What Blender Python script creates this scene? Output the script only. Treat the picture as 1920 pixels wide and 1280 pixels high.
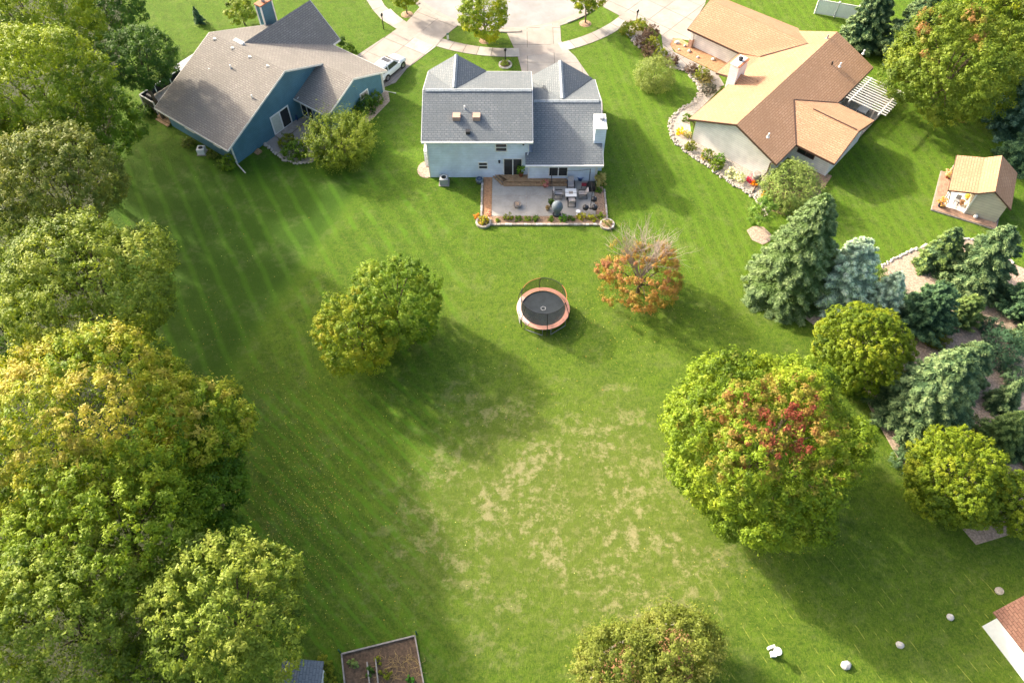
import bpy, bmesh, math, random
import numpy as np
from mathutils import Vector, Matrix
for o in list(bpy.data.objects): bpy.data.objects.remove(o)
scene = bpy.context.scene; C = scene.collection
# ---------------------------------------------------------------- camera, sky, sun, exposure
FPX, DEP, CAMH = 1450.0, math.radians(55.0), 54.5
cd = bpy.data.cameras.new('camera'); cam = bpy.data.objects.new('camera', cd); C.objects.link(cam)
cam.location = (0, 0, CAMH); cam.rotation_euler = (math.radians(90) - DEP, 0, 0)
cd.sensor_width = 36; cd.lens = 36 * FPX / 1920; cd.clip_end = 2000; cd.clip_start = 1
scene.camera = cam
SUN_EL = 27.0; SUN_DIR = Vector((-0.80, 0.60, 0)).normalized()      # towards the sun
world = bpy.data.worlds.new('World'); scene.world = world; world.use_nodes = True
wn = world.node_tree; bg = wn.nodes['Background']
sky = wn.nodes.new('ShaderNodeTexSky'); sky.sky_type = 'NISHITA'; sky.sun_disc = False
sky.sun_elevation = math.radians(SUN_EL); sky.sun_rotation = math.atan2(SUN_DIR.x, SUN_DIR.y)
sky.air_density = 1.0; sky.dust_density = 8.0; sky.ozone_density = 1.0
wn.links.new(sky.outputs[0], bg.inputs[0]); bg.inputs[1].default_value = 0.15
sd = bpy.data.lights.new('sun', 'SUN'); sun = bpy.data.objects.new('sun', sd); C.objects.link(sun)
sd.energy = 2.9; sd.angle = math.radians(2.0); sd.color = (1.0, 0.90, 0.74)
sv = Vector((SUN_DIR.x * math.cos(math.radians(SUN_EL)), SUN_DIR.y * math.cos(math.radians(SUN_EL)), math.sin(math.radians(SUN_EL))))
sun.rotation_euler = sv.to_track_quat('Z', 'Y').to_euler(); sun.location = (-60, 60, 80)
vs = scene.view_settings; vs.view_transform = 'Standard'; vs.look = 'None'; vs.exposure = 1.57; vs.gamma = 1.0
# ---------------------------------------------------------------- helpers
rnd = random.Random(7)
def W(u, v, z=0.0):                                   # photo pixel -> point on the level z
    x = (u - 960) / FPX; y = (640 - v) / FPX; s, c = math.sin(DEP), math.cos(DEP)
    t = (z - CAMH) / (-s + y * c)
    return Vector((x * t, (c + y * s) * t, z))
def depth(p): return p[1] * math.cos(DEP) - (p[2] - CAMH) * math.sin(DEP)
def PX(p):
    s, c = math.sin(DEP), math.cos(DEP); z = p[2] - CAMH; d = p[1] * c - z * s
    return 960 + FPX * p[0] / d, 640 - FPX * (p[1] * s + z * c) / d
def height_at(b, vtop):
    lo, hi = 0.0, 40.0
    for _ in range(40):
        m = (lo + hi) / 2
        if PX((b[0], b[1], m))[1] > vtop: lo = m
        else: hi = m
    return lo
def fr(O, ang):
    a = math.radians(ang); ca, sa = math.cos(a), math.sin(a)
    return lambda x, y, z: Vector((O[0] + x * ca + y * sa, O[1] + x * sa - y * ca, z))
class MB:
    def __init__(s): s.v = []; s.f = []; s.m = []
    def add(s, vs, fs, m=0):
        k = len(s.v); s.v += [tuple(p) for p in vs]; s.f += [tuple(i + k for i in f) for f in fs]; s.m += [m] * len(fs); return s
    def hexa(s, p, m=0):                              # 4 bottom, 4 top, same order
        return s.add(p, [(3, 2, 1, 0), (4, 5, 6, 7), (0, 1, 5, 4), (1, 2, 6, 5), (2, 3, 7, 6), (3, 0, 4, 7)], m)
    def box(s, x0, x1, y0, y1, z0, z1, F=None, m=0):
        F = F or (lambda x, y, z: (x, y, z))
        return s.hexa([F(x0, y0, z0), F(x1, y0, z0), F(x1, y1, z0), F(x0, y1, z0), F(x0, y0, z1), F(x1, y0, z1), F(x1, y1, z1), F(x0, y1, z1)], m)
    def slab(s, pts, t, m=0):                         # polygon with thickness t downward
        n = len(pts); b = [(p[0], p[1], p[2] - t) for p in pts]
        return s.add(list(pts) + b, [tuple(range(n)), tuple(range(2 * n - 1, n - 1, -1))] + [(i, i + n, (i + 1) % n + n, (i + 1) % n) for i in range(n)], m)
    def extrude(s, pts, d, m=0):
        d = Vector(d); n = len(pts); b = [Vector(p) + d for p in pts]
        return s.add(list(pts) + b, [tuple(range(n)), tuple(range(2 * n - 1, n - 1, -1))] + [(i, i + n, (i + 1) % n + n, (i + 1) % n) for i in range(n)], m)
    def beam(s, p, q, w, h, m=0):                     # bar from p to q, h below the line
        p, q = Vector(p), Vector(q); d = (q - p); e = Vector((-d.y, d.x, 0)); e = e.normalized() * w / 2 if e.length > 1e-6 else Vector((w / 2, 0, 0))
        k = Vector((0, 0, h))
        if abs(d.x) + abs(d.y) < 1e-6: k = Vector((0, h, 0))
        return s.hexa([p - e - k, q - e - k, q + e - k, p + e - k, p - e, q - e, q + e, p + e], m)
    def tube(s, pts, r, n=6, m=0):
        pts = [Vector(p) for p in pts]; r = r if isinstance(r, (list, tuple)) else [r] * len(pts); rings = []
        for i, p in enumerate(pts):
            d = (pts[min(i + 1, len(pts) - 1)] - pts[max(i - 1, 0)]).normalized()
            a = d.orthogonal().normalized() if abs(d.z) < .99 else Vector((1, 0, 0)); b = d.cross(a)
            rings += [p + (a * math.cos(6.2832 * k / n) + b * math.sin(6.2832 * k / n)) * r[i] for k in range(n)]
        f = [(i * n + k, i * n + (k + 1) % n, (i + 1) * n + (k + 1) % n, (i + 1) * n + k) for i in range(len(pts) - 1) for k in range(n)]
        return s.add(rings, f + [tuple(range(n))[::-1], tuple(range((len(pts) - 1) * n, len(pts) * n))], m)
    def ring(s, c, R, r, n=40, k=6, m=0, a0=0, a1=6.28319, sq=1.0, tilt=None):
        full = abs(a1 - a0 - 6.28319) < 1e-3; N = n if full else n + 1; vv = []
        for i in range(N):
            a = a0 + (a1 - a0) * i / n
            for j in range(k):
                t = 6.28319 * j / k; rr = R + r * math.cos(t); vv.append((c[0] + rr * math.cos(a), c[1] + rr * math.sin(a), c[2] + r * sq * math.sin(t)))
        f = []
        for i in range(n):
            i2 = (i + 1) % N
            f += [(i * k + j, i2 * k + j, i2 * k + (j + 1) % k, i * k + (j + 1) % k) for j in range(k)]
        return s.add(vv, f, m)
    def lathe(s, c, prof, n=16, m=0):
        vv = []; 
        for r, z in prof: vv += [(c[0] + r * math.cos(6.28319 * k / n), c[1] + r * math.sin(6.28319 * k / n), c[2] + z) for k in range(n)]
        f = [(i * n + k, i * n + (k + 1) % n, (i + 1) * n + (k + 1) % n, (i + 1) * n + k) for i in range(len(prof) - 1) for k in range(n)]
        return s.add(vv, f + [tuple(range(n))[::-1], tuple(range((len(prof) - 1) * n, len(prof) * n))], m)
    def rock(s, c, r, rz=None, R=rnd, m=0):
        t = (1 + 5 ** .5) / 2; rz = rz or r
        vv = [Vector(p).normalized() for p in ((-1, t, 0), (1, t, 0), (-1, -t, 0), (1, -t, 0), (0, -1, t), (0, 1, t), (0, -1, -t), (0, 1, -t), (t, 0, -1), (t, 0, 1), (-t, 0, -1), (-t, 0, 1))]
        a = R.random() * 6.28; sx = R.uniform(.75, 1.3); ca, sa = math.cos(a), math.sin(a)
        vv = [p * R.uniform(.85, 1.15) for p in vv]
        vv = [(c[0] + r * (p.x * sx * ca - p.y * sa), c[1] + r * (p.x * sx * sa + p.y * ca), c[2] + rz * p.z) for p in vv]
        return s.add(vv, [(0, 11, 5), (0, 5, 1), (0, 1, 7), (0, 7, 10), (0, 10, 11), (1, 5, 9), (5, 11, 4), (11, 10, 2), (10, 7, 6), (7, 1, 8), (3, 9, 4), (3, 4, 2), (3, 2, 6), (3, 6, 8), (3, 8, 9), (4, 9, 5), (2, 4, 11), (6, 2, 10), (8, 6, 7), (9, 8, 1)], m)
    def mesh(s, name, uv=True, tri=True):
        me = bpy.data.meshes.new(name); me.from_pydata(s.v, [], s.f); me.validate()
        bm = bmesh.new(); bm.from_mesh(me)
        bmesh.ops.recalc_face_normals(bm, faces=bm.faces)
        ng = [f for f in bm.faces if len(f.verts) > 4]
        if ng: bmesh.ops.triangulate(bm, faces=ng)
        bm.to_mesh(me); bm.free()
        if len(set(s.m)) > 1 and len(me.polygons) == len(s.m): me.polygons.foreach_set('material_index', s.m)
        if uv:
            ul = me.uv_layers.new(name='UVMap')
            for p in me.polygons:
                nn = p.normal
                if abs(nn.z) > .995: e = Vector((1, 0, 0)); g = Vector((0, 1, 0))
                else:
                    e = Vector((0, 0, 1)).cross(nn).normalized(); g = nn.cross(e)
                for li in p.loop_indices:
                    co = me.vertices[me.loops[li].vertex_index].co; ul.data[li].uv = (co.dot(e), co.dot(g))
        return me
def tag(o, label=None, cat=None, group=None, kind=None):
    if label: o['label'] = label
    if cat: o['category'] = cat
    if group: o['group'] = group
    if kind: o['kind'] = kind
    return o
def root(name, loc, label, cat, group=None, rotz=0.0):
    o = bpy.data.objects.new(name, None); C.objects.link(o); o.location = loc; o.rotation_euler = (0, 0, rotz); o.empty_display_size = .2
    return tag(o, label, cat, group)
def obj(name, mb, mat, parent=None, local=False, smooth=False, uv=True):
    me = mb.mesh(name, uv) if isinstance(mb, MB) else mb
    ms = mat if isinstance(mat, (list, tuple)) else [mat]
    if not me.materials:
        for m in ms: me.materials.append(m)
    if smooth: me.polygons.foreach_set('use_smooth', [True] * len(me.polygons))
    o = bpy.data.objects.new(name, me); C.objects.link(o)
    if parent:
        o.parent = parent
        if not local and parent.parent is None: o.matrix_parent_inverse = parent.matrix_basis.inverted()
    return o
def struct(name, mb, mat, **k): return tag(obj(name, mb, mat, **k), kind='structure')
def copy_tree(o, parent=None):
    c = o.copy(); C.objects.link(c); c.parent = parent
    for ch in [x for x in bpy.data.objects if x.parent == o]: copy_tree(ch, c)
    return c
# ---------------------------------------------------------------- materials
M = {}
def nd(nt, typ, ins=None, **at):
    n = nt.nodes.new(typ)
    for k, v in at.items(): setattr(n, k, v)
    for k, v in (ins or {}).items():
        if isinstance(v, bpy.types.NodeSocket): nt.links.new(v, n.inputs[k])
        else: n.inputs[k].default_value = v
    return n
def base(name):
    m = bpy.data.materials.new(name); m.use_nodes = True; M[name] = m; return m, m.node_tree, m.node_tree.nodes['Principled BSDF']
def rgb(c): return (c[0], c[1], c[2], 1)
def mixc(nt, f, a, b, t='MIX'):
    n = nt.nodes.new('ShaderNodeMix'); n.data_type = 'RGBA'; n.blend_type = t
    for i, v in ((0, f), (6, a), (7, b)):
        if isinstance(v, bpy.types.NodeSocket): nt.links.new(v, n.inputs[i])
        else: n.inputs[i].default_value = v if i == 0 else rgb(v)
    return n.outputs[2]
def mth(nt, op, a, b=0.0, c=0.0):
    n = nt.nodes.new('ShaderNodeMath'); n.operation = op
    for i, v in enumerate((a, b, c)):
        if isinstance(v, bpy.types.NodeSocket): nt.links.new(v, n.inputs[i])
        else: n.inputs[i].default_value = v
    return n.outputs[0]
def mrange(nt, x, a, b, c=0.0, d=1.0):
    n = nt.nodes.new('ShaderNodeMapRange'); n.interpolation_type = 'SMOOTHSTEP'
    nt.links.new(x, n.inputs[0])
    for i, v in enumerate((a, b, c, d)): n.inputs[i + 1].default_value = v
    return n.outputs[0]
def noise(nt, vec, sc, det=4.0, rough=.55, dist=0.0): return nd(nt, 'ShaderNodeTexNoise', {'Vector': vec, 'Scale': sc, 'Detail': det, 'Roughness': rough, 'Distortion': dist}).outputs[0]
def pos(nt): return nd(nt, 'ShaderNodeNewGeometry').outputs['Position']
def bump(nt, b, h, st, di):
    n = nd(nt, 'ShaderNodeBump', {'Height': h, 'Strength': st, 'Distance': di}); nt.links.new(n.outputs[0], b.inputs['Normal'])
def plain(name, col, rough=.7, var=.25, sc=3.0, metal=0.0, bmp=0.0, spec=.4):
    m, nt, b = base(name); p = pos(nt)
    f = mrange(nt, noise(nt, p, sc, 6, .65), .25, .75)
    nt.links.new(mixc(nt, f, [c * (1 - var) for c in col], [min(1, c * (1 + var)) for c in col]), b.inputs['Base Color'])
    b.inputs['Roughness'].default_value = rough; b.inputs['Metallic'].default_value = metal; b.inputs['Specular IOR Level'].default_value = spec
    if bmp: bump(nt, b, noise(nt, p, sc * 8, 4, .7), .7, bmp)
    return m
def shingle(name, c1, c2, c3, bw=.42, bh=.2):
    m, nt, b = base(name); uv = nd(nt, 'ShaderNodeUVMap').outputs[0]; p = pos(nt)
    br = nd(nt, 'ShaderNodeTexBrick', {'Vector': uv, 'Color1': rgb(c1), 'Color2': rgb(c2), 'Mortar': rgb([x * .36 for x in c1]), 'Scale': 1.0, 'Mortar Size': .026, 'Mortar Smooth': .3, 'Bias': 0.0, 'Brick Width': bw, 'Row Height': bh}, offset=.37, offset_frequency=2)
    col = mixc(nt, mrange(nt, noise(nt, p, 2.2, 6, .75), .4, .75), br.outputs[0], c3)
    col = mixc(nt, mrange(nt, noise(nt, p, .35, 4, .6), .42, .6, 0, .5), col, [x * .74 for x in c1])
    col = mixc(nt, mrange(nt, noise(nt, p, 14, 3, .8), .35, .75, 0, .35), col, [min(1, x * 1.5) for x in c2])
    nt.links.new(col, b.inputs['Base Color']); b.inputs['Roughness'].default_value = .9; b.inputs['Specular IOR Level'].default_value = .25
    sep = nd(nt, 'ShaderNodeSeparateXYZ', {0: uv}); saw = mth(nt, 'FRACT', mth(nt, 'DIVIDE', sep.outputs[1], bh))
    bump(nt, b, mth(nt, 'ADD', mth(nt, 'MULTIPLY', saw, -.6), mth(nt, 'MULTIPLY', noise(nt, p, 20, 3, .7), .7)), .9, .04)
def siding(name, col, row=.22):
    m, nt, b = base(name); uv = nd(nt, 'ShaderNodeUVMap').outputs[0]; p = pos(nt)
    sep = nd(nt, 'ShaderNodeSeparateXYZ', {0: p}); saw = mth(nt, 'FRACT', mth(nt, 'DIVIDE', sep.outputs[2], row))
    c = mixc(nt, mrange(nt, noise(nt, p, .9, 5, .6), .3, .7), [x * .88 for x in col], [min(1, x * 1.08) for x in col])
    c = mixc(nt, mrange(nt, saw, .78, .95, 0, .5), c, [x * .5 for x in col])
    nt.links.new(c, b.inputs['Base Color']); b.inputs['Roughness'].default_value = .6; b.inputs['Specular IOR Level'].default_value = .3
    bump(nt, b, mth(nt, 'MULTIPLY', saw, -1.0), .8, .03)
shingle('roof_grey', (.145, .165, .178), (.195, .212, .222), (.115, .135, .15), .42, .24)
shingle('roof_taupe', (.225, .205, .18), (.29, .265, .235), (.18, .165, .148), .42, .22)
shingle('roof_tan', (.405, .232, .132), (.475, .29, .175), (.35, .198, .11), .55, .24)
shingle('roof_red', (.195, .095, .065), (.25, .135, .09), (.16, .085, .06))
shingle('roof_slate', (.17, .19, .21), (.22, .24, .26), (.13, .15, .17))
siding('siding_pale', (.72, .80, .89)); siding('siding_blue', (.08, .185, .24)); siding('siding_white', (.86, .83, .78), .24); siding('siding_sage', (.52, .50, .39), .3)
plain('white', (.74, .73, .70), .55, .08); plain('off_white', (.66, .64, .58), .6, .12); plain('ridge', (.26, .29, .31), .85, .3, 6, bmp=.01)
plain('brown_trim', (.09, .05, .035), .6, .2); plain('dark_metal', (.02, .02, .022), .45, .2); plain('black', (.015, .015, .017), .35, .2, spec=.5)
plain('chrome', (.6, .6, .6), .3, .1, 3, 1.0); plain('grey_metal', (.32, .33, .34), .5, .15); plain('copper', (.35, .13, .06), .55, .35, 5)
plain('skylight', (.46, .30, .22), .35, .15); plain('wood', (.38, .24, .13), .75, .35, 4, bmp=.01); plain('wood_grey', (.33, .29, .25), .8, .3, 4, bmp=.01)
plain('wood_red', (.40, .25, .17), .75, .3, 3, bmp=.01); plain('concrete', (.345, .30, .26), .9, .10, .8, bmp=.006); plain('concrete_white', (.36, .325, .285), .9, .10, .8, bmp=.006)
plain('concrete_grey', (.42, .39, .345), .9, .14, .7, bmp=.006); plain('road', (.285, .28, .275), .95, .16, .3, bmp=.006)
plain('mulch', (.36, .235, .15), .95, .5, 7, bmp=.05); plain('mulch_pink', (.43, .325, .245), .95, .45, 6, bmp=.05); plain('mulch_orange', (.44, .235, .12), .95, .3, 5, bmp=.03)
plain('gravel', (.42, .37, .31), .95, .45, 9, bmp=.05); plain('soil', (.125, .082, .05), .95, .5, 5, bmp=.06); plain('stone', (.42, .37, .31), .9, .35, 5, bmp=.02)
plain('stone_white', (.52, .49, .44), .85, .2, 4, bmp=.02); plain('bark', (.12, .085, .06), .95, .4, 5, bmp=.03); plain('twig', (.36, .29, .24), .9, .25, 4)
plain('cushion', (.42, .38, .36), .9, .15); plain('cover', (.13, .16, .185), .7, .25, 3); plain('blue', (.01, .10, .34), .35, .1); plain('blue_dark', (.02, .06, .14), .6, .2)
plain('terracotta', (.33, .12, .06), .8, .25); plain('mat_dark', (.035, .045, .05), .55, .25, 2); plain('pad', (.62, .30, .21), .55, .18, 1.5); plain('pad_sheen', (.70, .50, .43), .5, .12, 2)
plain('orange', (.36, .12, .04), .5, .15); plain('car_paint', (.78, .79, .80), .22, .03, spec=.6); plain('tyre', (.02, .02, .02), .85, .2); plain('tail_light', (.35, .02, .02), .25, .2)
plain('panel_dark', (.05, .05, .055), .15, .1, spec=.6); plain('curtain', (.52, .53, .46), .6, .12, 6); plain('ember', (.55, .40, .28), .9, .5, 9, bmp=.02)
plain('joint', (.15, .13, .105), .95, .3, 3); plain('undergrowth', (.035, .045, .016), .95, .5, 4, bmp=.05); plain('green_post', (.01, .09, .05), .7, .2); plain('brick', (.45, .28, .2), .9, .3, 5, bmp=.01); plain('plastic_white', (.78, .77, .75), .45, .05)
plain('fence_white', (.88, .89, .90), .45, .05); plain('brown_roofing', (.20, .09, .05), .85, .25, 4); plain('red_cloth', (.22, .02, .03), .8, .2)
for nm in ('concrete', 'concrete_white', 'concrete_grey', 'road'):
    nt = M[nm].node_tree; b = nt.nodes['Principled BSDF']; p = pos(nt); c0 = b.inputs['Base Color'].links[0].from_socket
    c1 = mixc(nt, mrange(nt, noise(nt, p, .45, 8, .75, .5), .48, .64, 0, .35), c0, (.24, .215, .18))
    c1 = mixc(nt, mrange(nt, noise(nt, p, 7, 4, .8), .52, .68, 0, .25), c1, (.22, .2, .17)); nt.links.new(c1, b.inputs['Base Color'])
m, nt, b = base('glass'); b.inputs['Base Color'].default_value = (.025, .03, .032, 1); b.inputs['Roughness'].default_value = .04; b.inputs['Specular IOR Level'].default_value = .7
m, nt, b = base('net'); b.inputs['Base Color'].default_value = (.02, .022, .02, 1)
mx = nd(nt, 'ShaderNodeMixShader', {0: .5, 1: nd(nt, 'ShaderNodeBsdfTransparent').outputs[0], 2: b.outputs[0]}); nt.links.new(mx.outputs[0], nt.nodes['Material Output'].inputs[0])
def leafmat(name, trans=.36, rough=.55):
    m, nt, b = base(name); a = nd(nt, 'ShaderNodeAttribute', attribute_name='col').outputs['Color']
    nt.links.new(a, b.inputs['Base Color']); b.inputs['Roughness'].default_value = rough; b.inputs['Specular IOR Level'].default_value = .25
    tr = nd(nt, 'ShaderNodeBsdfTranslucent', {0: mixc(nt, 1.0, a, (1.15, 1.05, .55), 'MULTIPLY')})
    mx = nd(nt, 'ShaderNodeMixShader', {0: trans, 1: b.outputs[0], 2: tr.outputs[0]}); nt.links.new(mx.outputs[0], nt.nodes['Material Output'].inputs[0])
leafmat('leaf'); leafmat('needle', .12, .6); leafmat('petal', .25)
# lawn
m, nt, b = base('lawn'); p = pos(nt)
sp = nd(nt, 'ShaderNodeSeparateXYZ', {0: p}); X, Y = sp.outputs[0], sp.outputs[1]
warp = mth(nt, 'MULTIPLY', mth(nt, 'SUBTRACT', noise(nt, p, .25, 2), .5), 1.6)
def stripes(dx, dy, period, off=0.0):
    d = mth(nt, 'ADD', mth(nt, 'ADD', mth(nt, 'MULTIPLY', X, dx / period), mth(nt, 'MULTIPLY', Y, dy / period)), mth(nt, 'ADD', mth(nt, 'MULTIPLY', warp, .35 / period), off))
    return mth(nt, 'SINE', mth(nt, 'MULTIPLY', d, 6.28319))
def box_mask(ax, a, bb):  return mrange(nt, ax, a, bb)
n1 = noise(nt, p, .09, 3, .5); n2 = noise(nt, p, .55, 5, .62); n3 = noise(nt, p, 3.2, 5, .7)
# grain drawn out along the mowing direction
mp = nd(nt, 'ShaderNodeMapping', {0: p, 2: (0, 0, .68), 3: (4.0, 1.1, 1.0)}); n4 = noise(nt, mp.outputs[0], 3.4, 6, .75, .6)
n5 = noise(nt, p, 11, 4, .8)
n6 = noise(nt, p, 1.5, 6, .7); n7 = noise(nt, p, 6.0, 5, .75)
col = mixc(nt, mrange(nt, n2, .42, .58), (.062, .100, .010), (.100, .150, .013))
col = mixc(nt, mrange(nt, n1, .42, .58, 0, .6), col, (.120, .165, .015))
col = mixc(nt, mrange(nt, Y, 38, 58, 0, .5), col, (.088, .168, .010))
col = mixc(nt, mrange(nt, n6, .46, .58, 0, .75), col, (.048, .078, .011))
col = mixc(nt, mrange(nt, n3, .47, .60, 0, .6), col, (.150, .165, .034))
col = mixc(nt, mrange(nt, n4, .47, .58, 0, .75), col, (.036, .068, .009))
col = mixc(nt, mrange(nt, n7, .48, .60, 0, .55), col, (.155, .190, .030))
col = mixc(nt, mrange(nt, n5, .47, .60, 0, .5), col, (.045, .078, .012))
left = mth(nt, 'MULTIPLY', mrange(nt, X, -1.0, -9.0), mrange(nt, Y, 66, 58, .25, 1.0)); lowm = mrange(nt, Y, 36, 31); sA = mth(nt, 'ADD', mth(nt, 'MULTIPLY', stripes(.874, .486, 1.9), mth(nt, 'SUBTRACT', 1.0, lowm)), mth(nt, 'MULTIPLY', stripes(.70, .71, 1.7), lowm))
sAm = mth(nt, 'MULTIPLY', mrange(nt, mth(nt, 'ADD', sA, mth(nt, 'MULTIPLY', mth(nt, 'SUBTRACT', n4, .5), 3.0)), .45, 1.0), mth(nt, 'MULTIPLY', left, mrange(nt, noise(nt, p, .3, 3), .42, .6, .1, .85)))
col = mixc(nt, mth(nt, 'MULTIPLY', sAm, .9), col, (.095, .185, .012))
sAd = mth(nt, 'MULTIPLY', mrange(nt, sA, -.3, -.95), left)
col = mixc(nt, mth(nt, 'MULTIPLY', sAd, .25), col, (.035, .078, .006))
right = mth(nt, 'MULTIPLY', mrange(nt, X, 8, 12), mrange(nt, Y, 40, 48)); sC = mth(nt, 'ADD', stripes(.985, .175, 1.25), mth(nt, 'MULTIPLY', mth(nt, 'SUBTRACT', n6, .5), 4.0))
col = mixc(nt, mth(nt, 'MULTIPLY', mth(nt, 'MULTIPLY', mrange(nt, sC, 0, 1), right), .4), col, (.115, .19, .014))
# straw lines left by the mower, lower right
lr = mth(nt, 'MULTIPLY', mrange(nt, X, 12, 15), mrange(nt, Y, 21, 17)); sD = stripes(.88, .47, .85)
lrm = mth(nt, 'MULTIPLY', mth(nt, 'MULTIPLY', mrange(nt, sD, .95, 1.0), lr), mrange(nt, mth(nt, 'ADD', mth(nt, 'MULTIPLY', n2, .5), mth(nt, 'MULTIPLY', n6, .5)), .5, .58))
col = mixc(nt, mth(nt, 'MULTIPLY', lrm, .8), col, (.30, .28, .07))
# wheel track of the turning pass, from the blue house down towards the tree row
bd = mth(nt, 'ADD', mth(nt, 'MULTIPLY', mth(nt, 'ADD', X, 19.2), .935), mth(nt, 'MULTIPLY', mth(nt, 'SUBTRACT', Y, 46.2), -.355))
shade_turf = mth(nt, 'MULTIPLY', mrange(nt, mth(nt, 'ADD', bd, mth(nt, 'MULTIPLY', warp, .6)), .5, -.8), mth(nt, 'MULTIPLY', mrange(nt, Y, 30, 36), mrange(nt, Y, 66, 58, .2, 1.0)))
col = mixc(nt, mth(nt, 'MULTIPLY', shade_turf, .8), col, (.034, .072, .007))  # darker neighbouring turf, with tree shade painted into its colour
col = mixc(nt, mth(nt, 'MULTIPLY', mth(nt, 'MULTIPLY', shade_turf, mrange(nt, mth(nt, 'ADD', sA, mth(nt, 'MULTIPLY', mth(nt, 'SUBTRACT', n4, .5), 2.0)), .35, 1.15)), .8), col, (.066, .128, .010))
sE = mth(nt, 'ADD', stripes(.70, .71, .95), mth(nt, 'MULTIPLY', mth(nt, 'SUBTRACT', n6, .5), 3.0))
col = mixc(nt, mth(nt, 'MULTIPLY', mth(nt, 'MULTIPLY', mth(nt, 'MULTIPLY', mrange(nt, sE, .45, 1.1), left), lowm), .8), col, (.085, .165, .014))
bm_ = mth(nt, 'MULTIPLY', mrange(nt, mth(nt, 'ABSOLUTE', mth(nt, 'ADD', bd, mth(nt, 'MULTIPLY', warp, .5))), 1.6, .5), mth(nt, 'MULTIPLY', mrange(nt, Y, 31, 36), mrange(nt, Y, 60, 54)))
col = mixc(nt, mth(nt, 'MULTIPLY', mth(nt, 'MULTIPLY', bm_, mrange(nt, n4, .44, .56, .3, 1.0)), .42), col, (.105, .165, .018))
# dry, thin patches in the open middle
cx = mth(nt, 'DIVIDE', mth(nt, 'SUBTRACT', X, 4.0), 13.0); cy = mth(nt, 'DIVIDE', mth(nt, 'SUBTRACT', Y, 23.0), 11.0)
rad = mth(nt, 'SQRT', mth(nt, 'ADD', mth(nt, 'MULTIPLY', cx, cx), mth(nt, 'MULTIPLY', cy, cy)))
reg = mrange(nt, mth(nt, 'ADD', rad, mth(nt, 'MULTIPLY', mth(nt, 'SUBTRACT', n1, .5), 1.6)), 1.3, .2)
d1 = noise(nt, p, .30, 9, .80, .3); d2 = noise(nt, p, 1.3, 6, .75)
col = mixc(nt, mth(nt, 'MULTIPLY', reg, .48), col, (.142, .148, .042))
col = mixc(nt, mth(nt, 'MULTIPLY', mth(nt, 'MULTIPLY', mrange(nt, d2, .47, .60), reg), .55), col, (.20, .175, .085))
col = mixc(nt, mth(nt, 'MULTIPLY', mrange(nt, mth(nt, 'ADD', d1, mth(nt, 'MULTIPLY', mth(nt, 'SUBTRACT', d2, .5), .5)), .49, .66), mth(nt, 'ADD', mth(nt, 'MULTIPLY', reg, .68), .10)), col, (.34, .255, .19))
col = mixc(nt, 1.0, col, (1.13, 1.33, .92), 'MULTIPLY')
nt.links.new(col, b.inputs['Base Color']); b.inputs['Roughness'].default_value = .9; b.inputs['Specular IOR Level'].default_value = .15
bump(nt, b, mth(nt, 'ADD', mth(nt, 'MULTIPLY', n5, .6), mth(nt, 'ADD', n4, mth(nt, 'MULTIPLY', n3, .8))), 1.0, .12)
# ---------------------------------------------------------------- ground, road, pavements
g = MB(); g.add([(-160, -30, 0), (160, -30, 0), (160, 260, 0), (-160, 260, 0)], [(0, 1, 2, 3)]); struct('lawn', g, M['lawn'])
def clip(poly, n, d):                                  # keep n.p <= d
    out = []
    for i in range(len(poly)):
        a, b = poly[i], poly[(i + 1) % len(poly)]; da = n[0] * a[0] + n[1] * a[1] - d; db = n[0] * b[0] + n[1] * b[1] - d
        if da <= 0: out.append(a)
        if (da < 0) != (db < 0):
            t = da / (da - db); out.append((a[0] + (b[0] - a[0]) * t, a[1] + (b[1] - a[1]) * t))
    return out
def area(p): return abs(sum(p[i][0] * p[(i + 1) % len(p)][1] - p[(i + 1) % len(p)][0] * p[i][1] for i in range(len(p)))) / 2
def cells(poly, ang, su, sv, gap=.03, o=(0, 0)):
    a = math.radians(ang); e = (math.cos(a), math.sin(a)); f = (-e[1], e[0]); res = []
    us = [(p[0] - o[0]) * e[0] + (p[1] - o[1]) * e[1] for p in poly]; vs_ = [(p[0] - o[0]) * f[0] + (p[1] - o[1]) * f[1] for p in poly]
    eo = o[0] * e[0] + o[1] * e[1]; fo = o[0] * f[0] + o[1] * f[1]
    for i in range(math.floor(min(us) / su), math.ceil(max(us) / su)):
        q = clip(clip(poly, e, (i + 1) * su + eo - gap / 2), (-e[0], -e[1]), -(i * su + eo + gap / 2))
        if len(q) < 3: continue
        for j in range(math.floor(min(vs_) / sv), math.ceil(max(vs_) / sv)):
            r = clip(clip(q, f, (j + 1) * sv + fo - gap / 2), (-f[0], -f[1]), -(j * sv + fo + gap / 2))
            if len(r) >= 3 and area(r) > .05: res.append(r)
    return res
def sheet(poly, z, t): return MB().slab([(p[0], p[1], z) for p in poly], t)
def paved(name, poly, z, mats, ang, su, sv, o=(0, 0), under='joint', gap=.055):
    r = struct(name, sheet(poly, z - .014, .05), M[under])
    for i, q in enumerate(cells(poly, ang, su, sv, gap, o)):
        obj('slab', sheet(q, z, .03), M[mats[rnd.randrange(len(mats))]], r)
    return r
RC = (-.35, 97.2)
def arc(R, a0, a1, n): return [(RC[0] + R * math.cos(math.radians(a0 + (a1 - a0) * i / n)), RC[1] + R * math.sin(math.radians(a0 + (a1 - a0) * i / n))) for i in range(n + 1)]
struct('road', sheet(arc(13.6, 0, 360, 72)[:-1], .006, .02), M['road'])
w2 = lambda pts, z=0: [tuple(W(u, v, z)[:2]) for u, v in pts]
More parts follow.
